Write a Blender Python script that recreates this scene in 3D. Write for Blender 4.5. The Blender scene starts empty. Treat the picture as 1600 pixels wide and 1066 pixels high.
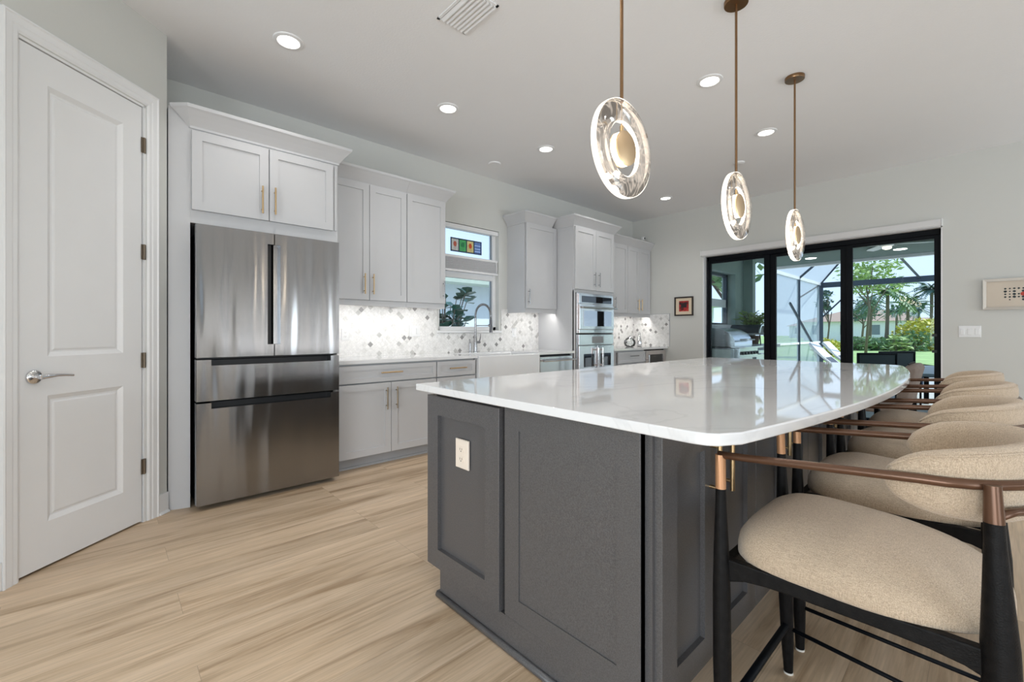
import bpy, bmesh, math, random
from mathutils import Vector, Matrix
random.seed(7)
C = bpy.context.scene.collection
PI = math.pi

# ------------------------------------------------------------------ camera, sky, sun, added fill lamps, exposure
cam_d = bpy.data.cameras.new('camera'); cam = bpy.data.objects.new('camera', cam_d); C.objects.link(cam)
FPX = 688.0
cam_d.sensor_width = 36.0; cam_d.lens = 36.0 * FPX / 1600.0
cam_d.shift_y = -14.0 / 1600.0
cam_d.clip_start = 0.02; cam_d.clip_end = 400
YAW = math.atan(747 / 688.0)
cam.location = (4.181, 0.0, 1.15)
cam.rotation_euler = (PI / 2, 0, YAW)
bpy.context.scene.camera = cam

w = bpy.data.worlds.new('sky'); bpy.context.scene.world = w; w.use_nodes = True
nt = w.node_tree; nt.nodes.clear()
o_ = nt.nodes.new('ShaderNodeOutputWorld'); bg = nt.nodes.new('ShaderNodeBackground')
tc = nt.nodes.new('ShaderNodeTexCoord'); sx = nt.nodes.new('ShaderNodeSeparateXYZ'); cr = nt.nodes.new('ShaderNodeValToRGB')
nt.links.new(tc.outputs['Generated'], sx.inputs[0]); nt.links.new(sx.outputs['Z'], cr.inputs[0])
cr.color_ramp.elements[0].position = 0.0; cr.color_ramp.elements[0].color = (0.72, 0.84, 1.0, 1)
cr.color_ramp.elements[1].position = 0.55; cr.color_ramp.elements[1].color = (0.45, 0.62, 0.90, 1)
nt.links.new(cr.outputs[0], bg.inputs[0]); bg.inputs[1].default_value = 1.8
nt.links.new(bg.outputs[0], o_.inputs[0])

sun_d = bpy.data.lights.new('sun', 'SUN'); sun = bpy.data.objects.new('sun', sun_d); C.objects.link(sun)
sun_d.energy = 6.5; sun_d.angle = 0.01; sun_d.color = (1.0, 0.96, 0.88)
sun.rotation_euler = Vector((-0.55, -0.62, -0.95)).to_track_quat('-Z', 'Y').to_euler()

def area(name, loc, d, sx_, sy_, power, col=(1, 1, 1)):
    l = bpy.data.lights.new(name, 'AREA'); l.shape = 'RECTANGLE'; l.size = sx_; l.size_y = sy_
    l.energy = power; l.color = col
    o = bpy.data.objects.new(name, l); C.objects.link(o); o.location = loc
    o.rotation_euler = Vector(d).to_track_quat('-Z', 'Z').to_euler()
    return o
# fill lamps added just inside unseen right and rear glazing to brighten the room
area('fill_right', (8.10, -1.0, 1.25), (-1, 0, 0.35), 3.6, 2.2, 140, (0.88, 0.95, 1.0))
area('fill_right_far', (8.10, 5.55, 1.25), (-1, 0, 0.35), 1.4, 2.2, 90, (0.84, 0.93, 1.0))
area('streak_fill', (8.10, 2.25, 1.25), (-1, 0, 0), 0.20, 2.2, 16, (1.0, 1.0, 1.0))  # narrow lamps added to put white streaks in the fridge doors
area('streak_fill', (8.10, 3.72, 1.25), (-1, 0, 0), 0.22, 2.2, 16, (1.0, 1.0, 1.0))
area('fill_behind', (5.0, -4.40, 1.0), (-0.15, 1, 0.0), 4.2, 1.7, 270, (0.90, 0.955, 1.0))

sc = bpy.context.scene
sc.view_settings.view_transform = 'Standard'; sc.view_settings.look = 'None'
sc.view_settings.gamma = 1.0; sc.view_settings.exposure = -0.36; sc.view_settings.use_curve_mapping = False
sc.cycles.max_bounces = 10; sc.cycles.diffuse_bounces = 5; sc.cycles.glossy_bounces = 5
sc.cycles.transparent_max_bounces = 16; sc.cycles.transmission_bounces = 6
sc.cycles.caustics_reflective = False; sc.cycles.caustics_refractive = False
sc.cycles.sample_clamp_indirect = 4.0

# ------------------------------------------------------------------ helpers
def tag(o, label=None, cat=None, group=None, kind=None):
    if label: o['label'] = label
    if cat: o['category'] = cat
    if group: o['group'] = group
    if kind: o['kind'] = kind
    return o
def thing(name, label, cat, loc=(0, 0, 0), group=None):
    o = bpy.data.objects.new(name, None); C.objects.link(o); o.location = loc
    o.empty_display_size = 0.05
    return tag(o, label, cat, group)
def wloc(o):
    v = Vector(o.location)
    while o.parent: o = o.parent; v = v + Vector(o.location)
    return v
class Fr:
    """local frame: u along, v up, w outward"""
    def __init__(s, O, U, W): s.O = Vector(O); s.U = Vector(U).normalized(); s.V = Vector((0, 0, 1)); s.W = Vector(W).normalized()
    def __call__(s, u, v, w): return s.O + s.U * u + s.V * v + s.W * w
KIT = Fr((0, 0, 0), (0, 1, 0), (1, 0, 0))        # left wall: u = world y, w = world x
FAR = Fr((0, 6.69, 0), (1, 0, 0), (0, -1, 0))    # far wall: u = world x, w towards the room
ISE = Fr((0, 1.09, 0), (1, 0, 0), (0, -1, 0))    # island near end
ISS = Fr((3.56, 0, 0), (0, 1, 0), (1, 0, 0))     # island stool side
PC = Vector((0.603, 0.285, 0)); PU = Vector((0.686, -0.7276, 0)).normalized()
PAN = Fr(PC, PU, (PU.y * -1, PU.x, 0))           # pantry wall, u runs away from the corner (right to left in view)
PAN.W = Vector((-PU.y, PU.x, 0)) if (-PU.y) > 0 else Vector((PU.y, -PU.x, 0))

class MB:
    def __init__(s): s.v = []; s.f = []; s.fr = None
    def P(s, p): return Vector(s.fr(*p)) if s.fr else Vector(p)
    def add(s, vs, fs):
        n = len(s.v); s.v += [s.P(p) for p in vs]; s.f += [tuple(n + i for i in f) for f in fs]; return s
    def box(s, a0, b0, c0, a1, b1, c1):
        vs = [(a0, b0, c0), (a1, b0, c0), (a1, b1, c0), (a0, b1, c0), (a0, b0, c1), (a1, b0, c1), (a1, b1, c1), (a0, b1, c1)]
        return s.add(vs, [(0, 3, 2, 1), (4, 5, 6, 7), (0, 1, 5, 4), (1, 2, 6, 5), (2, 3, 7, 6), (3, 0, 4, 7)])
    def loops(s, ls, cap0=True, cap1=True):
        k = len(ls[0]); vs = [p for l in ls for p in l]; fs = []
        for i in range(len(ls) - 1):
            for j in range(k):
                a = i * k + j; b = i * k + (j + 1) % k; fs.append((a, b, b + k, a + k))
        if cap0: fs.append(tuple(reversed(range(k))))
        if cap1: fs.append(tuple(range((len(ls) - 1) * k, len(ls) * k)))
        return s.add(vs, fs)
    def rects(s, ls, cap0=True, cap1=True):
        return s.loops([[(a, c, w_), (b, c, w_), (b, d, w_), (a, d, w_)] for a, b, c, d, w_ in ls], cap0, cap1)
    def tube(s, pts, r, n=10, cap=True, up=None):
        pts = [Vector(p) for p in pts]; rs = r if isinstance(r, (list, tuple)) else [r] * len(pts); ls = []
        t0 = (pts[1] - pts[0]).normalized()
        ref = Vector((0, 0, 1)) if abs(t0.z) < 0.9 else Vector((1, 0, 0))
        nn = t0.cross(ref).normalized()
        for i, p in enumerate(pts):
            a = pts[max(i - 1, 0)]; b = pts[min(i + 1, len(pts) - 1)]; t = (b - a).normalized()
            nn = (nn - t * nn.dot(t)).normalized(); bb = t.cross(nn)
            rr = rs[i] if isinstance(rs[i], (list, tuple)) else (rs[i], rs[i])
            ls.append([p + nn * math.cos(2 * PI * k / n) * rr[0] + bb * math.sin(2 * PI * k / n) * rr[1] for k in range(n)])
        return s.loops(ls, cap, cap)
    def lathe(s, prof, c=(0, 0, 0), ax='z', n=24, cap=True):
        ls = []
        for r, h in prof:
            l = []
            for k in range(n):
                a = 2 * PI * k / n; x, y = math.cos(a) * r, math.sin(a) * r
                if ax == 'z': q = (c[0] + x, c[1] + y, c[2] + h)
                elif ax == 'x': q = (c[0] + h, c[1] + x, c[2] + y)
                else: q = (c[0] + y, c[1] + h, c[2] + x)
                l.append(q)
            ls.append(l)
        return s.loops(ls, cap, cap)
    def build(s, name, mat, parent=None, bevel=0, smooth=False, seg=2, auto=None):
        me = bpy.data.meshes.new(name)
        if parent: org = wloc(parent)
        else:
            lo = Vector([min(v[i] for v in s.v) for i in range(3)]); hi = Vector([max(v[i] for v in s.v) for i in range(3)])
            org = Vector(((lo.x + hi.x) / 2, (lo.y + hi.y) / 2, lo.z))
        me.from_pydata([tuple(v - org) for v in s.v], [], s.f)
        bm = bmesh.new(); bm.from_mesh(me); bmesh.ops.recalc_face_normals(bm, faces=bm.faces)
        if auto is not None:
            for e in bm.edges:
                if len(e.link_faces) == 2 and e.calc_face_angle(0) > auto: e.smooth = False
        bm.to_mesh(me); bm.free()
        if smooth or auto is not None: me.polygons.foreach_set('use_smooth', [True] * len(me.polygons))
        me.materials.append(mat)
        o = bpy.data.objects.new(name, me); C.objects.link(o)
        if parent: o.parent = parent
        else: o.location = org
        if bevel:
            m = o.modifiers.new('b', 'BEVEL'); m.width = bevel; m.segments = seg; m.limit_method = 'ANGLE'; m.angle_limit = 0.6
            m.harden_normals = False
        return o
def mb(fr=None):
    m = MB(); m.fr = fr; return m
def bx(fr, *a): return mb(fr).box(*a)
def shaker(fr, u0, u1, v0, v1, w0, w1, rail=0.06, rec=0.009, b=0.0015, sl=0.0008):
    return mb(fr).rects([(u0, u1, v0, v1, w0), (u0, u1, v0, v1, w1 - b), (u0 + b, u1 - b, v0 + b, v1 - b, w1),
        (u0 + rail, u1 - rail, v0 + rail, v1 - rail, w1),
        (u0 + rail + sl, u1 - rail - sl, v0 + rail + sl, v1 - rail - sl, w1 - rec)])
def bar_pull(fr, name, parent, mat, u, v, length, w0, vertical=True, r=0.006, off=0.03, flat=False):
    m = mb(fr); h = length / 2
    def rod(p, q, rr):
        a = fr(*p); b = fr(*q); m.fr = None; m.tube([a, b], rr, 10); m.fr = fr
    if vertical:
        rod((u, v - h, w0 + off), (u, v + h, w0 + off), r)
        for s_ in (-1, 1): rod((u, v + s_ * h * 0.68, w0), (u, v + s_ * h * 0.68, w0 + off), r * 0.75)
    else:
        rod((u - h, v, w0 + off), (u + h, v, w0 + off), r)
        for s_ in (-1, 1): rod((u + s_ * h * 0.68, v, w0), (u + s_ * h * 0.68, v, w0 + off), r * 0.75)
    m.fr = None
    return m.build(name, mat, parent, smooth=True, auto=0.7)

# ------------------------------------------------------------------ materials
def newmat(name):
    m = bpy.data.materials.new(name); m.use_nodes = True; nt = m.node_tree
    return m, nt, nt.nodes['Principled BSDF']
def nd(nt, t, **k):
    n = nt.nodes.new(t)
    for a, b in k.items():
        if a == 'inp':
            for kk, vv in b.items(): n.inputs[kk].default_value = vv
        else: setattr(n, a, b)
    return n
def mat(name, col, rough=0.5, metal=0.0, var=0.03, vscale=6.0, bump=0.0, bscale=200.0, spec=None, coat=0.0):
    m, nt, p = newmat(name)
    t = nd(nt, 'ShaderNodeTexCoord'); n = nd(nt, 'ShaderNodeTexNoise', inp={'Scale': vscale, 'Detail': 3.0})
    nt.links.new(t.outputs['Object'], n.inputs['Vector'])
    r = nd(nt, 'ShaderNodeValToRGB'); nt.links.new(n.outputs['Fac'], r.inputs[0])
    a = [max(0, c * (1 - var)) for c in col]; b = [min(1, c * (1 + var)) for c in col]
    r.color_ramp.elements[0].position = 0.3; r.color_ramp.elements[1].position = 0.7
    r.color_ramp.elements[0].color = (*a, 1); r.color_ramp.elements[1].color = (*b, 1)
    nt.links.new(r.outputs[0], p.inputs['Base Color'])
    p.inputs['Roughness'].default_value = rough; p.inputs['Metallic'].default_value = metal
    if spec is not None: p.inputs['Specular IOR Level'].default_value = spec
    if coat: p.inputs['Coat Weight'].default_value = coat; p.inputs['Coat Roughness'].default_value = 0.1
    if bump:
        n2 = nd(nt, 'ShaderNodeTexNoise', inp={'Scale': bscale, 'Detail': 4.0}); nt.links.new(t.outputs['Object'], n2.inputs['Vector'])
        bb = nd(nt, 'ShaderNodeBump', inp={'Strength': bump, 'Distance': 0.002}); nt.links.new(n2.outputs['Fac'], bb.inputs['Height'])
        nt.links.new(bb.outputs[0], p.inputs['Normal'])
    return m
def emis(name, col, s, base=(0.8, 0.8, 0.8)):
    m, nt, p = newmat(name); p.inputs['Base Color'].default_value = (*base, 1)
    p.inputs['Emission Color'].default_value = (*col, 1); p.inputs['Emission Strength'].default_value = s
    return m
M = {}
M['wall'] = mat('wall paint', (0.60, 0.60, 0.572), 0.75, var=.004, bump=0.15, bscale=260)
M['ceiling'] = mat('ceiling paint', (0.80, 0.80, 0.81), 0.85, var=.004, bump=0.6, bscale=70)
M['white'] = mat('white enamel', (0.76, 0.76, 0.765), 0.4, var=0.01)
M['doorwhite'] = mat('white door paint', (0.77, 0.77, 0.775), 0.42, var=0.01, bump=0.12, bscale=90)
M['cab'] = mat('light grey cabinet paint', (0.52, 0.52, 0.53), 0.38, var=0.01)
M['char'] = mat('charcoal cabinet paint', (0.086, 0.083, 0.085), 0.30, var=0.28, vscale=300, bump=0.15, bscale=500, spec=0.6)
M['toe'] = mat('grey toe kick', (0.42, 0.43, 0.45), 0.5)
M['gold'] = mat('brushed brass', (0.62, 0.44, 0.24), 0.32, 1.0)
M['bronze'] = mat('aged bronze pull', (0.33, 0.26, 0.18), 0.35, 1.0)
M['pbrass'] = mat('warm brass rod', (0.27, 0.16, 0.085), 0.3, 1.0)
M['plate'] = mat('satin brass plate', (0.72, 0.53, 0.33), 0.38, 1.0)
M['chrome'] = mat('chrome', (0.72, 0.72, 0.73), 0.12, 1.0)
M['dkchrome'] = mat('brushed nickel', (0.36, 0.36, 0.37), 0.25, 1.0)
M['black'] = mat('black gap', (0.008, 0.008, 0.009), 0.5)
M['blackmetal'] = mat('black aluminium frame', (0.003, 0.004, 0.006), 0.5, var=0.1, spec=.12)
M['ovenmirror'] = mat('reflective oven glass', (0.42, 0.42, 0.43), 0.03, 1.0, var=0.01)
M['ovenglass'] = mat('dark oven glass', (0.012, 0.012, 0.014), 0.03, spec=1.0)
M['porcelain'] = mat('white fireclay', (0.74, 0.74, 0.745), 0.15, var=0.01, coat=0.4)
M['almond'] = mat('almond plastic', (0.80, 0.70, 0.60), 0.4, var=0.01)
M['plastic'] = mat('white plastic', (0.78, 0.78, 0.78), 0.4, var=0.01)
M['slot'] = mat('socket slots', (0.10, 0.08, 0.07), 0.6)
M['blackwood'] = mat('black stained ash', (0.0065, 0.006, 0.006), 0.5, var=0.35, vscale=60, bump=0.4, bscale=300, spec=0.13)
M['arm'] = mat('walnut bronze arm', (0.115, 0.058, 0.034), 0.28, 0.5, var=0.12)
M['copper'] = mat('copper sleeve', (0.55, 0.29, 0.15), 0.42, 0.4, var=0.08)
M['glide'] = mat('clear glide', (0.7, 0.68, 0.63), 0.3)
M['hinge'] = mat('bronze hinge', (0.20, 0.16, 0.12), 0.4, 0.9)

def brushed(name, col, rough=0.24, wav=0.05, sy=3.2):
    m, nt, p = newmat(name)
    p.inputs['Metallic'].default_value = 1; p.inputs['Base Color'].default_value = (*col, 1); p.inputs['Roughness'].default_value = rough
    p.inputs['Anisotropic'].default_value = 0.85; p.inputs['Anisotropic Rotation'].default_value = 0.25
    tan = nd(nt, 'ShaderNodeTangent', direction_type='RADIAL', axis='Z'); nt.links.new(tan.outputs[0], p.inputs['Tangent'])
    t = nd(nt, 'ShaderNodeTexCoord'); mp = nd(nt, 'ShaderNodeMapping', inp={'Scale': (sy, sy, 0.35)})
    nt.links.new(t.outputs['Object'], mp.inputs[0])
    n = nd(nt, 'ShaderNodeTexNoise', inp={'Scale': 1.6, 'Detail': 1.5}); nt.links.new(mp.outputs[0], n.inputs['Vector'])
    b1 = nd(nt, 'ShaderNodeBump', inp={'Strength': 1.0, 'Distance': wav}); nt.links.new(n.outputs['Fac'], b1.inputs['Height'])
    mp2 = nd(nt, 'ShaderNodeMapping', inp={'Scale': (2, 2, 260)}); nt.links.new(t.outputs['Object'], mp2.inputs[0])
    n2 = nd(nt, 'ShaderNodeTexNoise', inp={'Scale': 3.0, 'Detail': 2.0}); nt.links.new(mp2.outputs[0], n2.inputs['Vector'])
    rr = nd(nt, 'ShaderNodeMapRange', inp={'To Min': rough * 0.8, 'To Max': rough * 1.25}); nt.links.new(n2.outputs['Fac'], rr.inputs[0])
    nt.links.new(rr.outputs[0], p.inputs['Roughness']); nt.links.new(b1.outputs[0], p.inputs['Normal'])
    return m
M['steel'] = brushed('brushed stainless steel', (0.31, 0.31, 0.315), 0.18, 0.022)
M['steel2'] = brushed('bright stainless steel', (0.76, 0.71, 0.71), 0.2, 0.004)

def glass(name, tint=(0.86, 0.96, 0.96), refl=1.0):
    m = bpy.data.materials.new(name); m.use_nodes = True; nt = m.node_tree; nt.nodes.clear()
    o = nd(nt, 'ShaderNodeOutputMaterial'); mx = nd(nt, 'ShaderNodeMixShader'); tr = nd(nt, 'ShaderNodeBsdfTransparent'); gl = nd(nt, 'ShaderNodeBsdfGlossy')
    fr = nd(nt, 'ShaderNodeFresnel', inp={'IOR': 1.45}); gl.inputs['Roughness'].default_value = 0.0
    tr.inputs[0].default_value = (*tint, 1)
    ml = nd(nt, 'ShaderNodeMath', operation='MULTIPLY', inp={1: refl}); nt.links.new(fr.outputs[0], ml.inputs[0])
    nt.links.new(ml.outputs[0], mx.inputs[0]); nt.links.new(tr.outputs[0], mx.inputs[1]); nt.links.new(gl.outputs[0], mx.inputs[2]); nt.links.new(mx.outputs[0], o.inputs[0])
    return m
M['glass'] = glass('tinted door glass', (0.90, 0.95, 0.965), 0.3)
M['clearglass'] = glass('window glass', (0.94, 0.99, 1.0), 0.6)
M['jar'] = glass('thin clear glass', (0.93, 0.95, 0.95), 2.2)

def linen():
    m, nt, p = newmat('beige linen weave')
    t = nd(nt, 'ShaderNodeTexCoord')
    cols = []
    for sc_ in ((480, 480, 50), (50, 480, 480), (420, 60, 420)):
        mp = nd(nt, 'ShaderNodeMapping', inp={'Scale': sc_}); nt.links.new(t.outputs['Object'], mp.inputs[0])
        n = nd(nt, 'ShaderNodeTexNoise', inp={'Scale': 1.6, 'Detail': 2.0}); nt.links.new(mp.outputs[0], n.inputs['Vector']); cols.append(n)
    a = nd(nt, 'ShaderNodeMath', operation='ADD'); nt.links.new(cols[0].outputs['Fac'], a.inputs[0]); nt.links.new(cols[1].outputs['Fac'], a.inputs[1])
    b = nd(nt, 'ShaderNodeMath', operation='ADD'); nt.links.new(a.outputs[0], b.inputs[0]); nt.links.new(cols[2].outputs['Fac'], b.inputs[1])
    r = nd(nt, 'ShaderNodeMapRange', inp={'From Min': 1.2, 'From Max': 1.8}); nt.links.new(b.outputs[0], r.inputs[0])
    mx = nd(nt, 'ShaderNodeMix', data_type='RGBA'); nt.links.new(r.outputs[0], mx.inputs['Factor'])
    mx.inputs['A'].default_value = (0.37, 0.275, 0.19, 1); mx.inputs['B'].default_value = (0.62, 0.49, 0.355, 1)
    nt.links.new(mx.outputs['Result'], p.inputs['Base Color'])
    bb = nd(nt, 'ShaderNodeBump', inp={'Strength': 0.8, 'Distance': 0.0015}); nt.links.new(b.outputs[0], bb.inputs['Height']); nt.links.new(bb.outputs[0], p.inputs['Normal'])
    p.inputs['Roughness'].default_value = 0.85; p.inputs['Sheen Weight'].default_value = 0.25
    return m
M['linen'] = linen()

def floor_mat():
    m, nt, p = newmat('light oak plank floor')
    t = nd(nt, 'ShaderNodeTexCoord')
    mp = nd(nt, 'ShaderNodeMapping', inp={'Rotation': (0, 0, PI / 2)}); nt.links.new(t.outputs['Object'], mp.inputs[0])
    br = nd(nt, 'ShaderNodeTexBrick', inp={'Scale': 1.0, 'Mortar Size': 0.0008, 'Mortar Smooth': 0.3, 'Brick Width': 1.5, 'Row Height': 0.19, 'Bias': 0.0})
    br.offset = 0.37; br.offset_frequency = 3
    br.inputs['Color1'].default_value = (0, 0, 0, 1); br.inputs['Color2'].default_value = (1, 1, 1, 1); br.inputs['Mortar'].default_value = (0.5, 0.5, 0.5, 1)
    nt.links.new(mp.outputs[0], br.inputs['Vector'])
    # grain, offset for each plank
    sc_ = nd(nt, 'ShaderNodeVectorMath', operation='SCALE', inp={'Scale': 13.0}); nt.links.new(br.outputs['Color'], sc_.inputs[0])
    ad = nd(nt, 'ShaderNodeVectorMath', operation='ADD'); nt.links.new(mp.outputs[0], ad.inputs[0]); nt.links.new(sc_.outputs[0], ad.inputs[1])
    g1 = nd(nt, 'ShaderNodeMapping', inp={'Scale': (1.1, 13, 1)}); nt.links.new(ad.outputs[0], g1.inputs[0])
    n1 = nd(nt, 'ShaderNodeTexNoise', inp={'Scale': 1.0, 'Detail': 5.0, 'Roughness': 0.6, 'Distortion': 0.6}); nt.links.new(g1.outputs[0], n1.inputs['Vector'])
    g2 = nd(nt, 'ShaderNodeMapping', inp={'Scale': (5, 130, 1)}); nt.links.new(ad.outputs[0], g2.inputs[0])
    n2 = nd(nt, 'ShaderNodeTexNoise', inp={'Scale': 1.0, 'Detail': 3.0}); nt.links.new(g2.outputs[0], n2.inputs['Vector'])
    r1 = nd(nt, 'ShaderNodeValToRGB'); nt.links.new(n1.outputs['Fac'], r1.inputs[0])
    e = r1.color_ramp.elements; e[0].position = 0.30; e[0].color = (0.36, 0.245, 0.145, 1); e[1].position = 0.68; e[1].color = (0.70, 0.54, 0.385, 1)
    q = r1.color_ramp.elements.new(0.48); q.color = (0.60, 0.45, 0.305, 1)
    mx = nd(nt, 'ShaderNodeMix', data_type='RGBA', blend_type='MULTIPLY'); mx.inputs['Factor'].default_value = 0.30
    r2 = nd(nt, 'ShaderNodeMapRange', inp={'From Min': 0.3, 'From Max': 0.7, 'To Min': 0.45, 'To Max': 1.15}); nt.links.new(n2.outputs['Fac'], r2.inputs[0])
    nt.links.new(r1.outputs[0], mx.inputs['A']); nt.links.new(r2.outputs[0], mx.inputs['B'])
    # plank tone
    hs = nd(nt, 'ShaderNodeHueSaturation'); nt.links.new(mx.outputs['Result'], hs.inputs['Color'])
    pr = nd(nt, 'ShaderNodeMapRange', inp={'To Min': 0.93, 'To Max': 1.07}); nt.links.new(br.outputs['Color'], pr.inputs[0]); nt.links.new(pr.outputs[0], hs.inputs['Value'])
    m2 = nd(nt, 'ShaderNodeMix', data_type='RGBA'); nt.links.new(br.outputs['Fac'], m2.inputs['Factor'])
    nt.links.new(hs.outputs[0], m2.inputs['A']); m2.inputs['B'].default_value = (0.34, 0.26, 0.18, 1)
    nt.links.new(m2.outputs['Result'], p.inputs['Base Color'])
    p.inputs['Roughness'].default_value = 0.42
    bb = nd(nt, 'ShaderNodeBump', inp={'Strength': 0.12, 'Distance': 0.002}); nt.links.new(n2.outputs['Fac'], bb.inputs['Height']); nt.links.new(bb.outputs[0], p.inputs['Normal'])
    return m
M['floor'] = floor_mat()

def quartz(name, rough=0.035):
    m, nt, p = newmat(name)
    t = nd(nt, 'ShaderNodeTexCoord'); mp = nd(nt, 'ShaderNodeMapping', inp={'Rotation': (0, 0, 0.7), 'Scale': (1.0, 0.35, 1)}); nt.links.new(t.outputs['Object'], mp.inputs[0])
    n = nd(nt, 'ShaderNodeTexNoise', inp={'Scale': 1.6, 'Detail': 6.0, 'Distortion': 1.2}); nt.links.new(mp.outputs[0], n.inputs['Vector'])
    s_ = nd(nt, 'ShaderNodeMath', operation='SUBTRACT', inp={1: 0.5}); nt.links.new(n.outputs['Fac'], s_.inputs[0])
    a = nd(nt, 'ShaderNodeMath', operation='ABSOLUTE'); nt.links.new(s_.outputs[0], a.inputs[0])
    r = nd(nt, 'ShaderNodeMapRange', inp={'From Min': 0.0, 'From Max': 0.012, 'To Min': 0.14, 'To Max': 0.0}); nt.links.new(a.outputs[0], r.inputs[0])
    mx = nd(nt, 'ShaderNodeMix', data_type='RGBA'); nt.links.new(r.outputs[0], mx.inputs['Factor'])
    mx.inputs['A'].default_value = (0.74, 0.74, 0.745, 1); mx.inputs['B'].default_value = (0.33, 0.33, 0.34, 1)
    nt.links.new(mx.outputs['Result'], p.inputs['Base Color']); p.inputs['Roughness'].default_value = rough
    p.inputs['IOR'].default_value = 1.6
    return m
M['quartz'] = quartz('polished white quartz')

def tile_mat(name, ax):
    """white marble diamonds laid on a wall; ax = horizontal axis of the wall"""
    m, nt, p = newmat(name)
    t = nd(nt, 'ShaderNodeTexCoord'); g = nd(nt, 'ShaderNodeNewGeometry'); s = nd(nt, 'ShaderNodeSeparateXYZ'); nt.links.new(g.outputs['Position'], s.inputs[0])
    def mth(op, a, b=None):
        n = nd(nt, 'ShaderNodeMath', operation=op)
        for i, q in enumerate((a, b)):
            if q is None: continue
            if isinstance(q, (int, float)): n.inputs[i].default_value = q
            else: nt.links.new(q, n.inputs[i])
        return n.outputs[0]
    h = s.outputs[ax]; z = s.outputs['Z']; S = 0.044
    hz = mth('DIVIDE', h, S); zz = mth('DIVIDE', z, S)
    u = mth('ADD', hz, zz); v = mth('SUBTRACT', hz, zz)
    u = mth('MULTIPLY', u, 0.707); v = mth('MULTIPLY', v, 0.707)
    fu = mth('FRACT', u); fv = mth('FRACT', v)
    iu = mth('FLOOR', u); iv = mth('FLOOR', v)
    cb = nd(nt, 'ShaderNodeCombineXYZ'); nt.links.new(iu, cb.inputs[0]); nt.links.new(iv, cb.inputs[1])
    wn = nd(nt, 'ShaderNodeTexWhiteNoise', noise_dimensions='3D'); nt.links.new(cb.outputs[0], wn.inputs[0])
    r = nd(nt, 'ShaderNodeValToRGB'); r.color_ramp.interpolation = 'CONSTANT'; nt.links.new(wn.outputs['Value'], r.inputs[0])
    e = r.color_ramp.elements; e[0].position = 0; e[0].color = (0.79, 0.78, 0.765, 1); e[1].position = 0.972; e[1].color = (0.26, 0.25, 0.245, 1)
    for pos, c in ((0.3, (0.80, 0.79, 0.775)), (0.62, (0.77, 0.76, 0.74)), (0.82, (0.68, 0.67, 0.65)), (0.93, (0.50, 0.49, 0.475))):
        q = e.new(pos); q.color = (*c, 1)
    n = nd(nt, 'ShaderNodeTexNoise', inp={'Scale': 38.0, 'Detail': 4.0, 'Distortion': 1.0}); nt.links.new(g.outputs['Position'], n.inputs['Vector'])
    r2 = nd(nt, 'ShaderNodeMapRange', inp={'From Min': 0.35, 'From Max': 0.6, 'To Min': 0.86, 'To Max': 1.04}); nt.links.new(n.outputs['Fac'], r2.inputs[0])
    mx = nd(nt, 'ShaderNodeMix', data_type='RGBA', blend_type='MULTIPLY'); mx.inputs['Factor'].default_value = 1
    nt.links.new(r.outputs[0], mx.inputs['A']); nt.links.new(r2.outputs[0], mx.inputs['B'])
    # grout
    gu = mth('MINIMUM', fu, mth('SUBTRACT', 1.0, fu)); gv = mth('MINIMUM', fv, mth('SUBTRACT', 1.0, fv)); gm = mth('MINIMUM', gu, gv)
    gl = mth('LESS_THAN', gm, 0.035)
    m2 = nd(nt, 'ShaderNodeMix', data_type='RGBA'); nt.links.new(gl, m2.inputs['Factor']); nt.links.new(mx.outputs['Result'], m2.inputs['A']); m2.inputs['B'].default_value = (0.70, 0.69, 0.67, 1)
    nt.links.new(m2.outputs['Result'], p.inputs['Base Color']); p.inputs['Roughness'].default_value = 0.25
    bb = nd(nt, 'ShaderNodeBump', inp={'Strength': 0.4, 'Distance': 0.001}); iv2 = mth('SUBTRACT', 1.0, gl); nt.links.new(iv2, bb.inputs['Height']); nt.links.new(bb.outputs[0], p.inputs['Normal'])
    return m
M['tileY'] = tile_mat('marble diamond tile', 'Y'); M['tileX'] = tile_mat('marble diamond tile return', 'X')
for k, c, r in (('pgreen', (0.28, 0.355, 0.32), 0.7), ('pceil', (0.13, 0.18, 0.16), 0.8), ('deck', (0.55, 0.55, 0.53), 0.7),
                ('lawn', (0.30, 0.44, 0.17), 0.9), ('path', (0.62, 0.62, 0.60), 0.8), ('beam', (0.025, 0.045, 0.065), 0.5),
                ('trunk', (0.16, 0.13, 0.10), 0.9), ('leafA', (0.15, 0.26, 0.11), 0.6), ('leafB', (0.33, 0.46, 0.16), 0.6), ('leafC', (0.11, 0.19, 0.16), 0.6),  # leaf tones lightened and desaturated to put distance haze into the colour
                ('leafY', (0.55, 0.52, 0.07), 0.6), ('grillsteel', (0.55, 0.60, 0.64), 0.25), ('grilldark', (0.03, 0.035, 0.04), 0.4),
                ('stonetop', (0.55, 0.58, 0.58), 0.4), ('stoneside', (0.45, 0.52, 0.52), 0.6), ('mesh', (0.02, 0.035, 0.035), 0.6),
                ('tabletop', (0.30, 0.38, 0.46), 0.35), ('whitepaint', (0.88, 0.88, 0.88), 0.5), ('roof', (0.42, 0.30, 0.24), 0.8),
                ('house', (0.72, 0.77, 0.82), 0.8), ('housegreen', (0.48, 0.56, 0.50), 0.8), ('pot', (0.20, 0.13, 0.09), 0.7), ('navy', (0.03, 0.05, 0.10), 0.7), ('ficus', (0.03, 0.14, 0.09), 0.35),
                ('housedark', (0.20, 0.24, 0.28), 0.3)):
    M[k] = mat(k, c, r, var=0.18 if k in ('lawn', 'leafA', 'leafB', 'leafC', 'leafY') else 0.04, vscale=1.2 if k == 'lawn' else 6)
M['grillsteel'] = mat('grill steel', (0.66, 0.70, 0.73), 0.25, 0.9)
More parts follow.
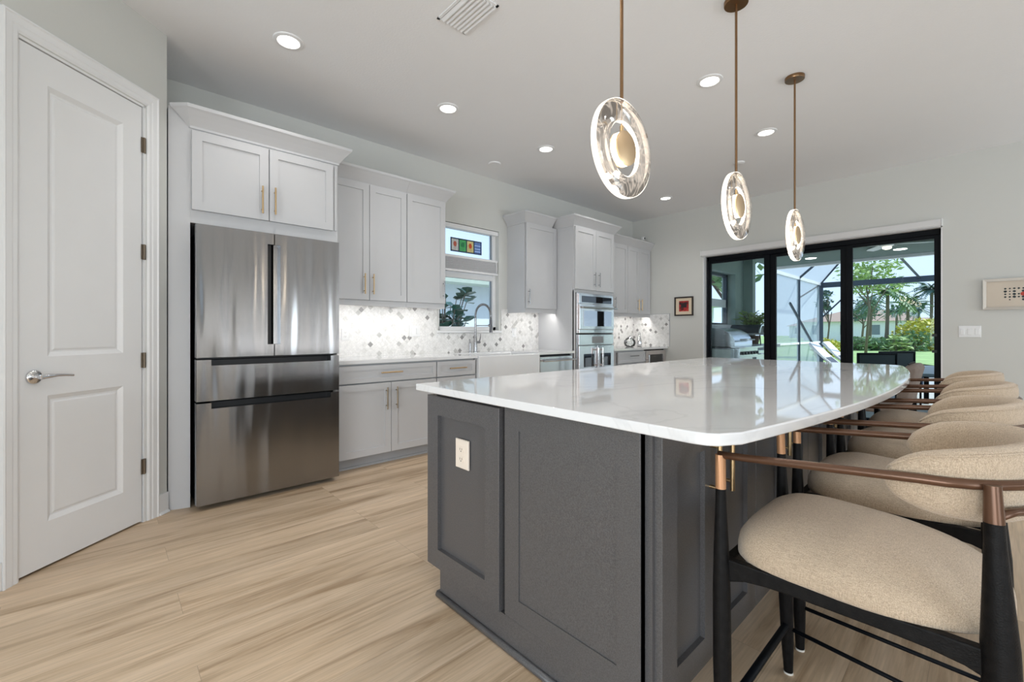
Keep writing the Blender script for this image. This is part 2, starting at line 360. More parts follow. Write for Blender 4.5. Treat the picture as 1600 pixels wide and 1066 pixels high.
M['taupe'] = mat('taupe upholstery', (0.20, 0.165, 0.145), 0.85, var=.08, vscale=200)
M['valance'] = mat('shade cassette', (0.66, 0.65, 0.65), 0.5, var=0.01)
M['shade'] = mat('pleated white fabric', (0.78, 0.78, 0.79), 0.8, var=0.01)

# ------------------------------------------------------------------ the room
H = 3.05
def struct(m_, name, mt, label, **k):
    o = m_.build(name, mt, None, **k); o['kind'] = 'structure'; o['label'] = label; return o
XR = 8.2; YB = -4.5; YF = 6.69
pend = PC + PU * 1.60
struct(mb().loops([[(x, y, z) for x, y in ((-0.12, 0.2), (pend.x - 0.2, YB), (XR, YB), (XR, 6.85), (-0.12, 6.85))] for z in (-0.1, 0.0)]), 'floor', M['floor'], 'light oak plank floor')
struct(mb().loops([[(x, y, z) for x, y in ((-0.12, 0.1), (0.4, -0.5), (pend.x - 0.3, YB - .1), (XR + .1, YB - .1), (XR + .1, 6.85), (-0.12, 6.85))] for z in (H, H + 0.1)]), 'ceiling', M['ceiling'], 'white textured ceiling')
# left wall with the sink window
WY0, WY1, WZ0, WZ1 = 2.735, 3.625, 1.17, 2.41
m_ = mb(KIT); 
for a in ((0.2, WY0, 0, H), (WY1, 6.85, 0, H), (WY0, WY1, 0, WZ0), (WY0, WY1, WZ1, H)): m_.box(a[0], a[2], -0.14, a[1], a[3], 0)
struct(m_, 'wall_left', M['wall'], 'pale greige kitchen wall behind the grey cabinets')
SX0, SX1, SZ = 1.215, 3.83, 2.305
m_ = mb(FAR)
for a in ((-0.12, SX0, 0, H), (SX1, XR + .1, 0, H), (SX0, SX1, SZ, H)): m_.box(a[0], a[2], -0.2, a[1], a[3], 0)
struct(m_, 'wall_back', M['wall'], 'pale greige far wall around the sliding door')
# pantry wall with the door opening
DU0, DU1, DZ = 0.150, 0.812, 2.52
m_ = mb(PAN)
for a in ((0.0, DU0, 0, H), (DU1, 1.6, 0, H), (DU0, DU1, DZ, H)): m_.box(a[0], a[2], -0.11, a[1], a[3], 0)
m_.box(DU0, 0, -0.13, DU1, DZ, -0.11)
struct(m_, 'wall_pantry', M['wall'], 'angled greige pantry wall beside the refrigerator')
struct(mb().box(-0.12, 0.20, 0, PC.x - 0.005, PC.y, H), 'wall_return', M['wall'], 'short return wall behind the refrigerator surround')
struct(mb().box(pend.x - 0.1, YB, 0, pend.x, pend.y + 0.02, H), 'wall_side', M['wall'], 'greige wall beyond the pantry')
def holed(fr, u0, u1, holes, w0, w1):
    m = mb(fr); cur = u0
    for a, b, c, d in holes:
        m.box(cur, 0, w0, a, H, w1); m.box(a, 0, w0, b, c, w1); m.box(a, d, w0, b, H, w1); cur = b
    m.box(cur, 0, w0, u1, H, w1); return m
RIG = Fr((XR, 0, 0), (0, 1, 0), (1, 0, 0)); BAK = Fr((0, YB, 0), (1, 0, 0), (0, -1, 0))
struct(holed(RIG, YB, 6.85, [(-2.8, 0.8, 0.1, 2.4), (2.12, 2.38, 0.1, 2.4), (3.57, 3.87, 0.1, 2.4), (4.85, 6.25, 0.1, 2.4)], 0, 0.1), 'wall_right', M['wall'], 'greige living side wall')
struct(holed(BAK, pend.x - .1, XR + .1, [(2.9, 7.1, 0.1, 2.4)], 0, 0.1), 'wall_front', M['wall'], 'greige wall behind the viewer')
for i, (fr, a, b) in enumerate(((RIG, -2.8, 0.8), (RIG, 4.85, 6.25), (BAK, 2.9, 7.1), (RIG, 2.12, 2.38), (RIG, 3.57, 3.87))):
    m_ = mb(fr)
    for u in (a, (a + b) / 2 - .03, b - .06): m_.box(u, 0.1, 0.02, u + .06, 2.4, 0.08)
    m_.box(a, .1, .02, b, .18, .08).box(a, 2.33, .02, b, 2.4, .08)
    o = struct(m_, 'window_%d' % (i + 3), M['blackmetal'], 'black framed glazing')
    q = mb(fr).box(a, .12, .045, b, 2.38, .05).build('glass', M['clearglass'], o)
# pantry door: casing, jamb, leaf
cas = mb(PAN); a0, a1, b1 = 0.074, 0.872, 2.605
i0, i1, c1 = 0.146, 0.803, 2.525
def frame3(m, uo0, uo1, vo, ui0, ui1, vi, prof):
    """three-sided moulded casing; prof = [(t, w)] with t from outer 0 to inner 1"""
    L = []
    for t, w_ in prof:
        u0 = uo0 + (ui0 - uo0) * t; u1 = uo1 + (ui1 - uo1) * t; v = vo + (vi - vo) * t
        L.append([(u0, 0, w_), (u0, v, w_), (u1, v, w_), (u1, 0, w_)])
    k = 4; vs = [p for l in L for p in l]; fs = []
    for i in range(len(L)):
        j = (i + 1) % len(L)
        for q in range(3): fs.append((i * k + q, i * k + q + 1, j * k + q + 1, j * k + q))
    m.add(vs, fs)
frame3(cas, a0, a1, b1, i0, i1, c1, [(0, 0.0005), (0, 0.018), (0.10, 0.020), (0.18, 0.015), (0.55, 0.013), (0.62, 0.010), (0.85, 0.010), (0.93, 0.007), (1, 0.004), (1, 0.0005)])
door = struct(mb(PAN).box(DU0, 0, -.11, DU0 + .014, DZ, 0.0).box(DU1 - .012, 0, -.11, DU1, DZ, 0.0).box(DU0, DZ - .012, -.11, DU1, DZ, 0.0), 'door_1', M['doorwhite'], 'white two panel pantry door in a moulded casing')
cas.build('casing', M['doorwhite'], door)
leaf = mb(PAN); L0, L1, LT, LB = 0.172, 0.798, 2.503, 0.012; w0, w1 = -0.045, -0.006
P1 = (0.289, 0.677, 1.030, 2.353); P2 = (0.289, 0.677, 0.225, 0.840)
leaf.box(L0, LB, w0, P1[0], LT, w1).box(P1[1], LB, w0, L1, LT, w1)
leaf.box(P1[0], P1[3], w0, P1[1], LT, w1).box(P1[0], P2[3], w0, P1[1], P1[2], w1).box(P1[0], LB, w0, P1[1], P2[2], w1)
for a, b, c, d in (P1, P2):
    def ins(q, w_): return (a + q, b - q, c + q, d - q, w_)
    leaf.rects([ins(0, w1), ins(0.004, w1 - .003), ins(0.022, w1 - .014), ins(0.030, w1 - .014), ins(0.036, w1 - .010), ins(0.040, w1 - .009)], False, True)
lf = leaf.build('door_panel', M['doorwhite'], door)
hd = mb(PAN); hu, hz = 0.737, 0.936
hd.fr = None
c0 = PAN(hu, hz, w1); 
rose = MB(); 
def along(fr, m, pts, r, n=14):
    m.tube([fr(*p) for p in pts], r, n)
along(PAN, hd, [(hu, hz, w1), (hu, hz, w1 + .006), (hu, hz, w1 + .012)], [.034, .034, .028], 24)
along(PAN, hd, [(hu, hz, w1 + .010), (hu, hz, w1 + .05)], .011)
along(PAN, hd, [(hu + .008, hz, w1 + .050), (hu - .02, hz + .003, w1 + .054), (hu - .06, hz + .004, w1 + .054), (hu - .10, hz + .001, w1 + .052), (hu - .135, hz - .003, w1 + .050)], [.0125, .0115, .0075, .0065, .006], 12)
hd.build('lever_handle', M['chrome'], door, auto=0.8)
for z in (2.278, 1.633, 0.98, 0.338):
    q = mb(PAN).box(0.150, z - .045, -0.004, 0.178, z + .045, 0.002)
    along_m = MB(); q.fr = None; along(PAN, q, [(0.163, z - .046, 0.002), (0.163, z + .046, 0.002)], .007, 10)
    q.build('hinge', M['hinge'], door)
# baseboards
bb = mb(PAN).box(0.0, 0, 0, a0, 0.128, 0.014); bb.loops([[(0, 0, .014), (a0, 0, .014), (a0, .018, .014), (0, .018, .014)], [(0, 0, .026), (a0, 0, .026), (a0, .006, .026), (0, .006, .026)]])
struct(bb, 'baseboard_left', M['doorwhite'], 'short white baseboard between door casing and refrigerator surround', bevel=.003)
struct(mb(PAN).box(a1, 0, 0, 1.6, .128, .014), 'baseboard_pantry', M['doorwhite'], 'white baseboard left of the pantry door', bevel=.003)
struct(mb(FAR).box(SX1 + .01, 0, 0, XR, .128, .014), 'baseboard_back', M['doorwhite'], 'white baseboard along the far wall', bevel=.003)
struct(mb(FAR).box(0.68, 0, 0, SX0 - .01, .128, .014), 'baseboard_corner', M['doorwhite'], 'white baseboard between the wine fridge and the slider', bevel=.003)

# ------------------------------------------------------------------ sink window
win = struct(mb(KIT).box(WY0, WZ0, -.13, WY0 + .05, WZ1, -.06).box(WY1 - .05, WZ0, -.13, WY1, WZ1, -.06).box(WY0, WZ1 - .045, -.13, WY1, WZ1, -.06).box(WY0, WZ0, -.13, WY1, WZ0 + .045, -.06)
     .box(WY0, 1.79, -.12, WY1, 1.86, -.07), 'window_1', M['white'], 'white framed single hung window over the sink', bevel=.003)
mb(KIT).box(WY0 + .05, WZ0 + .04, -.105, WY1 - .05, WZ1 - .04, -.100).build('glass', M['clearglass'], win)
mb(KIT).box(WY0 - .03, WZ0 - .03, -.06, WY1 + .035, WZ0 - .004, .022).build('window_sill', M['white'], win, bevel=.004)
mb(KIT).box(WY1 - .062, WZ0 + .05, -.099, WY1 - .05, 1.80, -.085).box(WY1 - .062, 1.86, -.099, WY1 - .05, WZ1 - .045, -.085).build('sash_gasket', M['housedark'], win)
sh = thing('cellular_shade', 'white cellular shade bunched across the middle of the sink window', 'window shade', ((-.04), 3.18, 1.86))
q = mb(KIT)
q.box(WY0 + .006, 2.015, -.055, WY1 - .006, 2.045, -.01).build('top_rail', M['white'], sh, bevel=.005)
q = mb(KIT)
for k in range(9): z = 1.885 + k * .0145; q.rects([(WY0 + .01, WY1 - .01, z, z + .013, -.052), (WY0 + .01, WY1 - .01, z + .004, z + .009, -.012)])
q.build('pleats', M['shade'], sh)
mb(KIT).box(WY0 + .006, 1.855, -.058, WY1 - .006, 1.882, -.006).build('bottom_rail', M['white'], sh, bevel=.005)
mb(KIT).box(WY0 + .004, WZ1 - .055, -.058, WY1 - .004, WZ1 - .006, -.004).build('headrail', M['white'], sh, bevel=.004)
m_ = MB(); m_.tube([(-.02, WY1 - .04, 2.04), (-.004, WY1 - .035, 2.00), (-.004, WY1 - .03, 1.93), (-.02, WY1 - .035, 1.89)], .006, 8); m_.build('cord_loop', M['white'], sh, smooth=True)
# stained glass hanger
sg = thing('stained_glass_hanger', 'small hanging stained glass panel of four coloured trees in the sink window', 'stained glass', (-.085, 3.12, 2.07))
y0_, y1_, z0_, z1_ = 2.955, 3.415, 2.10, 2.262
q = mb(KIT); q.box(y0_, z0_, -.09, y1_, z0_ + .014, -.082).box(y0_, z1_ - .014, -.09, y1_, z1_, -.082)
for k in range(5): u = y0_ + (y1_ - y0_ - .012) * k / 4; q.box(u, z0_, -.09, u + .012, z1_, -.082)
q.build('lead_frame', M['navy'], sg)
for k, (c, tcx) in enumerate((((.75, .74, .68), (.45, .10, .06)), ((.10, .50, .16), (.02, .22, .08)), ((.82, .70, .30), (.60, .08, .02)), ((.16, .28, .62), (.35, .50, .80)))):
    u = y0_ + (y1_ - y0_ - .012) * k / 4 + .012; u2 = u + (y1_ - y0_ - .012) / 4 - .012
    mm = mat('stained pane %d' % k, c, 0.2, var=.15, vscale=40); mm.node_tree.nodes['Principled BSDF'].inputs['Transmission Weight'].default_value = .35
    pn = mb(KIT).box(u, z0_ + .014, -.088, u2, z1_ - .014, -.085).build('pane', mm, sg)
    mt = mat('stained motif %d' % k, tcx, 0.3, var=.15, vscale=60); uc = (u + u2) / 2
    q = MB(); 
    if k < 3:
        q.lathe([(.001, -.084), (.024 if k != 1 else .03, -.0838), (.001, -.0836)], (0, uc, 2.19), 'x', 14)
        q.v = [Vector((v.x, v.y, 2.19 + (v.z - 2.19) * (1.35 if k != 1 else 1))) for v in q.v]
        q.box(-.084, uc - .002, z0_ + .02, -.0837, uc + .002, 2.18)
    else:
        for zz in (2.13, 2.16, 2.20): q.box(-.084, u + .006, zz, -.0837, u2 - .008, zz + .012)
    q.build('motif', mt, pn)

# ------------------------------------------------------------------ sliding door in the far wall
GY = -0.10      # door plane behind the wall face
sl = struct(mb(FAR).box(SX0, 0, -.2, SX0 + .012, SZ, 0).box(SX0, SZ - .012, -.2, SX1, SZ, 0).box(SX1 - .012, 0, -.2, SX1, SZ, 0), 'door_2', M['white'], 'three panel black framed sliding glass door to the patio')
fx0, fx1 = 1.245, SX1 - .012
q = mb(FAR); q.box(fx0, 0.0, -.17, fx0 + .035, SZ - .012, -.07).box(fx1 - .02, 0.0, -.17, fx1, SZ - .012, -.07).box(fx0, SZ - .075, -.17, fx1, SZ - .012, -.07).box(fx0, 0, -.17, fx1, .03, -.05)
q.build('outer_frame', M['blackmetal'], sl, bevel=.003)
# stiles measured from the view
def gx(px, yy):    # room x of a photo column on a plane y = yy
    d = Vector((-math.sin(YAW), math.cos(YAW))) + Vector((math.cos(YAW), math.sin(YAW))) * ((px - 800) / FPX)
    return 4.181 + d.x * yy / d.y
gp = YF + .12
cols = [(gx(1112, gp), gx(1195, gp)), (gx(1213, gp), gx(1313.5, gp)), (gx(1333, gp), gx(1460, gp))]
edges = [fx0 + .035, (cols[0][1] + cols[1][0]) / 2, (cols[1][1] + cols[2][0]) / 2, fx1 - .02]
for k, (a, b) in enumerate(cols):
    e0, e1 = edges[k], edges[k + 1]; q = mb(FAR); wz = -.085 - .02 * (k % 2)
    q.box(e0, .03, wz - .04, a, SZ - .075, wz).box(b, .03, wz - .04, e1, SZ - .075, wz).box(a, SZ - .115, wz - .04, b, SZ - .075, wz).box(a, .03, wz - .04, b, .11, wz)
    pan = q.build('door_panel', M['blackmetal'], sl, bevel=.002)
    mb(FAR).box(a - .005, .10, wz - .022, b + .005, SZ - .11, wz - .016).build('glass', M['glass'], pan)
for z in (1.10, 0.92): mb(FAR).box(fx1 - .075, z, -.062, fx1 - .035, z + .03, -.058).build('latch', M['black'], sl)
vl = thing('roller_shade_cassette', 'long white roller shade cassette above the sliding door', 'window shade', (2.5, YF - .03, 2.30))
mb(FAR).box(1.205, 2.305, 0, 3.825, 2.375, .055).build('cassette', M['valance'], vl, bevel=.004)
mb(FAR).box(1.21, 2.296, .01, 3.82, 2.305, .045).build('hem_bar', M['white'], vl, bevel=.002)
for u in (1.200, 3.825): mb(FAR).box(u, 2.30, 0, u + .008, 2.38, .058).build('end_cap', M['plastic'], vl)

# ------------------------------------------------------------------ cabinets along the left wall
G = .0022
def crown(parent, path, mt, z0=2.50):
    """path = [(x, y, ox, oy)] with (ox, oy) the outward offset of each corner per unit of projection"""
    prof = [(0.0, z0 - .012), (.008, z0 - .010), (.010, z0 + .004), (.022, z0 + .022), (.045, z0 + .055), (.070, z0 + .088), (.080, z0 + .098), (.084, z0 + .118), (.0, z0 + .118)]
    ls = [[(x + ox * d, y + oy * d, z) for d, z in prof] for x, y, ox, oy in path]
    m = MB(); k = len(prof); vs = [p for l in ls for p in l]; fs = []
    for i in range(len(ls) - 1):
        for j in range(k):
            a = i * k + j; b = i * k + (j + 1) % k; fs.append((a, b, b + k, a + k))
    fs += [tuple(range(k)), tuple(range((len(ls) - 1) * k, len(ls) * k))]
    m.add(vs, fs); return m.build('crown_moulding', mt, parent)
def door_part(parent, fr, u0, u1, v0, v1, w, mt=None, th=.02, rail=.058, name='door'):
    return shaker(fr, u0 + G, u1 - G, v0, v1, w, w + th, rail).build(name, mt or M['cab'], parent)

# refrigerator surround
t = thing('refrigerator_cabinet', 'light grey cabinet surround with two short doors over the refrigerator', 'cabinet', (.31, .85, 0))
q = mb(KIT); q.box(.40, 0, .01, .404, 2.5, .60); 
MB.loops(q, [[(.292, z, .01), (.292, z, .598), (.404, z, .625), (.404, z, .01)] for z in (0, 2.612)])
q.build('side_panel', M['cab'], t)
mb(KIT).box(1.335, 0, .01, 1.368, 1.93, .62).build('side_panel', M['cab'], t, bevel=.001)
mb(KIT).box(.404, 1.87, .01, 1.368, 2.50, .625).build('cabinet_box', M['cab'], t, bevel=.001)
d = door_part(t, KIT, .408, .866, 1.955, 2.475, .626); bar_pull(KIT, 'handle', d, M['gold'], .819, 2.093, .195, .646)
d = door_part(t, KIT, .868, 1.328, 1.955, 2.475, .626); bar_pull(KIT, 'handle', d, M['gold'], .902, 2.098, .195, .646)
mb(KIT).box(1.340, 1.96, .625, 1.360, 2.47, .632).build('filler_strip', M['cab'], t, bevel=.002)
crown(t, [(.620, .404, .10, -1.30), (.625, .404, 1, -.30), (.625, 1.368, 1, 1.05), (.01, 1.368, 0, 1.05)], M['cab'])
# baseboard strip under the left filler
# refrigerator
f = thing('refrigerator', 'large stainless steel french door refrigerator with two freezer drawers', 'refrigerator', (.40, .87, 0))
FX = .765
mb(KIT).box(.425, .035, .03, 1.322, 1.80, .655).build('body', M['blackmetal'], f, bevel=.004)
mb(KIT).box(.47, 0, .05, .53, .034, .60).build('foot', M['black'], f)
mb(KIT).box(1.22, 0, .05, 1.28, .034, .60).build('foot', M['black'], f)
def steelbox(name, u0, u1, v0, v1, w0, w1, parent, mt='steel', bev=.006):
    return mb(KIT).box(u0, v0, w0, u1, v1, w1).build(name, M[mt], parent, bevel=bev, seg=3)
# two upper doors with a recessed grip between them
for s_, (u0, u1) in ((0, (.420, .868)), (1, (.874, 1.325))):
    q = mb(KIT); ga, gb = 1.065, 1.765; gd = .040
    if s_ == 0:
        q.box(u0, .985, .665, u1 - gd, 1.842, FX).box(u1 - gd, .985, .665, u1, ga, FX).box(u1 - gd, gb, .665, u1, 1.842, FX)
    else:
        q.box(u0 + gd * .9, .985, .665, u1, 1.842, FX).box(u0, .985, .665, u0 + gd * .9, ga, FX).box(u0, gb, .665, u0 + gd * .9, 1.842, FX)
    dd = q.build('door', M['steel'], f)
    if s_ == 0: mb(KIT).box(u1 - gd, ga, .690, u1 - .002, gb, .702).build('grip_recess', M['black'], dd)
    else: mb(KIT).box(u0 + .001, ga, .695, u0 + gd * .9, gb, .722).build('grip_recess', M['dkchrome'], dd)
for v0, v1 in ((.703, .970), (.035, .690)):
    q = mb(KIT); n0, n1, nd_ = .50, 1.262, .038
    q.box(.420, v0, .665, 1.325, v1 - nd_, FX).box(.420, v1 - nd_, .665, n0, v1, FX).box(n1, v1 - nd_, .665, 1.325, v1, FX)
    dr = q.build('drawer', M['steel'], f)
    mb(KIT).box(n0, v1 - nd_, .675, n1, v1 - .004, .690).build('grip_recess', M['black'], dr)
mb(KIT).box(.43, .975, .655, 1.315, .984, FX - .02).build('gap_trim', M['black'], f)

def wallcab(name, label, u0, u1, splits, handles, crown_path, gold=True, depth=.33, side=None, mt='gold'):
    t = thing(name, label, 'cabinet', (depth / 2, (u0 + u1) / 2, 1.39), 'light grey wall cabinets with crown moulding')
    mb(KIT).box(u0, 1.44, 0.001, u1, 2.50, depth - .012).build('cabinet_box', M['cab'], t, bevel=.001)
    mb(KIT).box(u0, 1.39, depth - .022, u1, 1.44, depth + .004).box(u0, 1.39, .01, u0 + .012, 1.44, depth - .022).box(u1 - .012, 1.39, .01, u1, 1.44, depth - .022).build('light_rail', M['cab'], t, bevel=.001)
    for (a, b), hu_ in zip(splits, handles):
        d = door_part(t, KIT, a, b, 1.442, 2.492, depth)
        if hu_: bar_pull(KIT, 'handle', d, M[mt], hu_, 1.586, .185, depth + .02)
    crown(t, crown_path, M['cab'])
    # strip light under the cabinet, behind the rail
    mb(KIT).box(u0 + .03, 1.428, depth - .06, u1 - .03, 1.438, depth - .026).build('strip_light', M['strip'], t)
    l = area('strip_light_glow', (depth - .043, (u0 + u1) / 2, 1.426), (0, 0, -1), .03, u1 - u0 - .08, 3.4 * (u1 - u0), (1.0, .97, .93))
    l.rotation_euler = (0, 0, 0); l.parent = t; l.location = Vector(l.location) - Vector(t.location)
    return t
M['strip'] = emis('led strip', (1, .95, .88), 4.0)
wallcab('wall_cabinet', 'light grey double door wall cabinet right beside the refrigerator', 1.368, 2.144, [(1.372, 1.764), (1.764, 2.143)], [1.711, 1.793],
        [(.33, 1.458, 1, 0), (.33, 2.144, 1, 0)])
wallcab('wall_cabinet', 'light grey single door wall cabinet immediately left of the sink window', 2.145, 2.592, [(2.146, 2.591)], [2.560],
        [(.33, 2.145, 1, 0), (.33, 2.592, 1, 1.05), (.01, 2.592, 0, 1.05)], mt='dkchrome')
wallcab('wall_cabinet', 'light grey single door wall cabinet immediately right of the sink window', 3.765, 4.332, [(3.772, 4.325)], [3.80],
        [(.01, 3.765, 0, -1.0), (.33, 3.765, 1, -1.0), (.33, 4.248, 1, 0)], mt='dkchrome')
wallcab('wall_cabinet', 'light grey single door wall cabinet just right of the tall oven cabinet', 5.192, 5.985, [(5.196, 5.60), (5.60, 5.984)], [None, 5.630],
        [(.33, 5.280, 1, 0), (.33, 5.985, 1, 0)], mt='dkchrome')
wallcab('wall_cabinet', 'light grey double door wall cabinet in the far corner over the wine fridge', 5.986, 6.688, [(5.988, 6.318), (6.318, 6.66)], [6.272, 6.364],
        [(.33, 5.986, 1, 0), (.33, 6.688, 1, 0)], mt='gold')
# small camera on top of the corner cabinet
t = thing('security_camera', 'tiny white camera with a black lens on top of the corner wall cabinet', 'camera', (.36, 6.42, 2.618))
m_ = MB(); m_.lathe([(.022, 0), (.022, .006), (.008, .010), (.006, .03)], (.36, 6.42, 2.618), n=16); m_.build('base', M['plastic'], t, auto=.6)
mb(KIT).box(6.395, 2.645, .335, 6.445, 2.695, .385).build('body', M['plastic'], t, bevel=.01, seg=3)
m_ = MB(); m_.lathe([(.016, .385), (.016, .388), (.001, .389)], (0, 6.42, 2.67), 'x', 16); m_.build('lens', M['black'], t)

# tall oven cabinet
t = thing('oven_cabinet', 'tall light grey cabinet tower holding the built in ovens', 'cabinet', (.32, 4.76, 0))
T0, T1 = 4.334, 5.190
mb(KIT).box(T0 + .02, .10, .001, T1 - .02, 1.68, .055).box(T0, .10, .001, T0 + .02, 2.50, .625).box(T1 - .02, .10, .001, T1, 2.50, .625).box(T0 + .02, 1.68, .001, T1 - .02, 2.50, .622).box(T0 + .02, .10, .001, T1 - .02, .655, .622).build('cabinet_box', M['cab'], t, bevel=.001)
mb(KIT).box(T0, .10, .605, T0 + .034, 1.68, .627).box(T1 - .034, .10, .605, T1, 1.68, .627).box(T0 + .034, 1.655, .605, T1 - .034, 1.69, .627).build('face_frame', M['cab'], t)
mb(KIT).box(T0 + .01, 0, .01, T1 - .01, .10, .56).build('toe_kick', M['toe'], t)
d = door_part(t, KIT, T0 + .008, 4.770, 1.695, 2.488, .626); bar_pull(KIT, 'handle', d, M['dkchrome'], 4.726, 1.838, .19, .646)
d = door_part(t, KIT, 4.771, T1 - .008, 1.695, 2.488, .626); bar_pull(KIT, 'handle', d, M['dkchrome'], 4.822, 1.838, .19, .646)
d = door_part(t, KIT, T0 + .008, T1 - .008, .115, .645, .626, name='drawer')
crown(t, [(.01, T0, 0, -1.0), (.625, T0, 1, -1.0), (.625, T1, 1, 1.05), (.01, T1, 0, 1.05)], M['cab'])
mb(KIT).box(T0 - .004, 2.455, .01, T0, 2.488, .62).build('frieze', M['cab'], t)

# ovens
OW0, OW1 = 4.374, 5.150
ov = thing('speed_oven', 'upper built in stainless speed oven with a wide bar handle', 'oven', (.4, 4.76, 1.134))
mb(KIT).box(OW0 + .01, 1.140, .08, OW1 - .01, 1.65, .600).build('body', M['dkchrome'], ov)
mb(KIT).box(OW0, 1.134, .60, OW1, 1.652, .645).build('face', M['steel2'], ov, bevel=.003)
mb(KIT).box(OW0 + .02, 1.518, .645, OW1 - .01, 1.640, .658).build('control_panel', M['steel2'], ov, bevel=.003)
mb(KIT).box(OW0 + .08, 1.532, .6585, OW1 - .05, 1.615, .6605).build('display', M['ovenglass'], ov)
d = mb(KIT).box(OW0 + .02, 1.185, .645, OW1 - .01, 1.505, .672).build('door', M['steel2'], ov, bevel=.004)
mb(KIT).box(OW0 + .10, 1.225, .6725, OW1 - .07, 1.425, .675).build('window', M['ovenmirror'], d)
q = MB(); q.tube([(.715, OW0 + .03, 1.468), (.715, OW1 + .005, 1.468)], .012, 14)
for u in (OW0 + .08, OW1 - .06): q.tube([(.672, u, 1.468), (.715, u, 1.468)], .009, 10)
q.build('handle', M['chrome'], d, auto=.7)
mb(KIT).box(OW0 + .02, 1.140, .645, OW1 - .01, 1.178, .664).build('vent_grille', M['steel2'], ov, bevel=.003)
ov = thing('french_door_oven', 'lower built in stainless oven with two side opening glass doors', 'oven', (.4, 4.76, .66))
mb(KIT).box(OW0 + .01, .67, .08, OW1 - .01, 1.12, .600).build('body', M['dkchrome'], ov)
mb(KIT).box(OW0, .660, .60, OW1, 1.122, .640).build('face', M['dkchrome'], ov, bevel=.003)
mb(KIT).box(OW0 + .015, .985, .640, OW1 - .005, 1.118, .662).build('control_panel', M['steel2'], ov, bevel=.003)
mb(KIT).box(4.665, 1.005, .6625, 4.905, 1.092, .6645).build('display', mat('oven screen', (.22, .22, .23), .15), ov)
for a, b, wa, wb, hu_ in ((OW0 + .015, 4.771, 4.485, 4.700, 4.722), (4.775, OW1 - .005, 4.845, 5.07, 4.820)):
    d = mb(KIT).box(a, .668, .640, b, .975, .668).build('door', M['steel2'], ov, bevel=.004)
    mb(KIT).box(wa, .70, .6685, wb, .868, .671).build('window', M['ovenglass'], d)
    q = MB(); q.tube([(.72, hu_, .69), (.72, hu_, .945)], .014, 14)
    for z in (.72, .92): q.tube([(.668, hu_, z), (.72, hu_, z)], .010, 10)
    q.build('handle', M['chrome'], d, auto=.7)

# base cabinets
def basecab(name, label, u0, u1, parts, group=None):
    t = thing(name, label, 'cabinet', (.31, (u0 + u1) / 2, 0), group)
    mb(KIT).box(u0, .10, .001, u1, parts.get('top', .882), .588).build('cabinet_box', M['cab'], t)
    tk = mb(KIT).box(u0, 0, .01, u1, .10, .545).box(u0, 0, .545, u1, .02, .557); tk.build('toe_kick', M['toe'], t, bevel=.003)
    return t
t = basecab('base_cabinet', 'light grey base cabinet right of the refrigerator with one wide drawer and two doors', 1.369, 2.301, {})
d = door_part(t, KIT, 1.374, 2.299, .723, .868, .61, rail=.04, name='drawer'); bar_pull(KIT, 'handle', d, M['gold'], 1.83, .802, .20, .63, False)
d = door_part(t, KIT, 1.374, 1.835, .106, .712, .61); bar_pull(KIT, 'handle', d, M['bronze'], 1.786, .578, .19, .63)
d = door_part(t, KIT, 1.835, 2.299, .106, .712, .61); bar_pull(KIT, 'handle', d, M['bronze'], 1.880, .578, .19, .63)
t = basecab('base_cabinet', 'narrow light grey base cabinet with one short drawer left of the sink', 2.302, 2.770, {})
d = door_part(t, KIT, 2.306, 2.766, .723, .868, .61, rail=.04, name='drawer'); bar_pull(KIT, 'handle', d, M['gold'], 2.535, .800, .20, .63, False)
d = door_part(t, KIT, 2.306, 2.766, .106, .712, .61); bar_pull(KIT, 'handle', d, M['bronze'], 2.71, .578, .19, .63)
t = basecab('sink_cabinet', 'light grey base cabinet below the white farmhouse sink', 2.771, 3.698, {'top': .655})
door_part(t, KIT, 2.775, 3.234, .106, .650, .61); door_part(t, KIT, 3.236, 3.694, .106, .650, .61)
# dishwasher
t = thing('dishwasher', 'stainless steel dishwasher with a bar handle between sink and oven tower', 'dishwasher', (.3, 4.0, 0))
mb(KIT).box(3.702, .10, .02, 4.30, .876, .59).build('body', M['black'], t)
mb(KIT).box(3.71, 0, .02, 4.30, .10, .55).build('toe_kick', M['black'], t)
d = mb(KIT).box(3.708, .11, .59, 4.298, .858, .635).build('door', M['steel2'], t, bevel=.003)
q = MB(); q.tube([(.685, 3.72, .815), (.685, 4.30, .815)], .012, 14)
for u in (3.76, 4.26): q.tube([(.635, u, .815), (.685, u, .815)], .009, 10)
q.build('handle', M['chrome'], d, auto=.7)
struct(mb(KIT).box(4.301, .0, .02, 4.333, .882, .61), 'trim_1', M['cab'], 'grey filler strip beside the dishwasher')
# corner base cabinet and wine fridge
t = basecab('base_cabinet', 'light grey base cabinet with a wide drawer right of the oven tower', 5.192, 6.055, {})
d = door_part(t, KIT, 5.31, 6.03, .700, .862, .61, rail=.04, name='drawer'); bar_pull(KIT, 'handle', d, M['dkchrome'], 5.69, .80, .22, .63, False)
door_part(t, KIT, 5.31, 5.67, .106, .690, .61); door_part(t, KIT, 5.67, 6.03, .106, .690, .61)
t = thing('wine_fridge', 'small stainless wine fridge with dark glass door in the far corner', 'wine fridge', (.3, 6.37, 0))
mb(KIT).box(6.062, .0, .02, 6.684, .876, .57).build('body', M['black'], t)
d = mb(KIT).rects([(6.07, 6.676, .10, .862, .57), (6.07, 6.676, .10, .862, .612), (6.145, 6.60, .18, .80, .612), (6.145, 6.60, .18, .80, .600)]).build('door', M['steel2'], t)
mb(KIT).box(6.146, .181, .596, 6.599, .799, .603).build('glass', M['ovenglass'], d)
bar_pull(KIT, 'handle', d, M['chrome'], 6.105, .60, .40, .612, r=.010, off=.04)

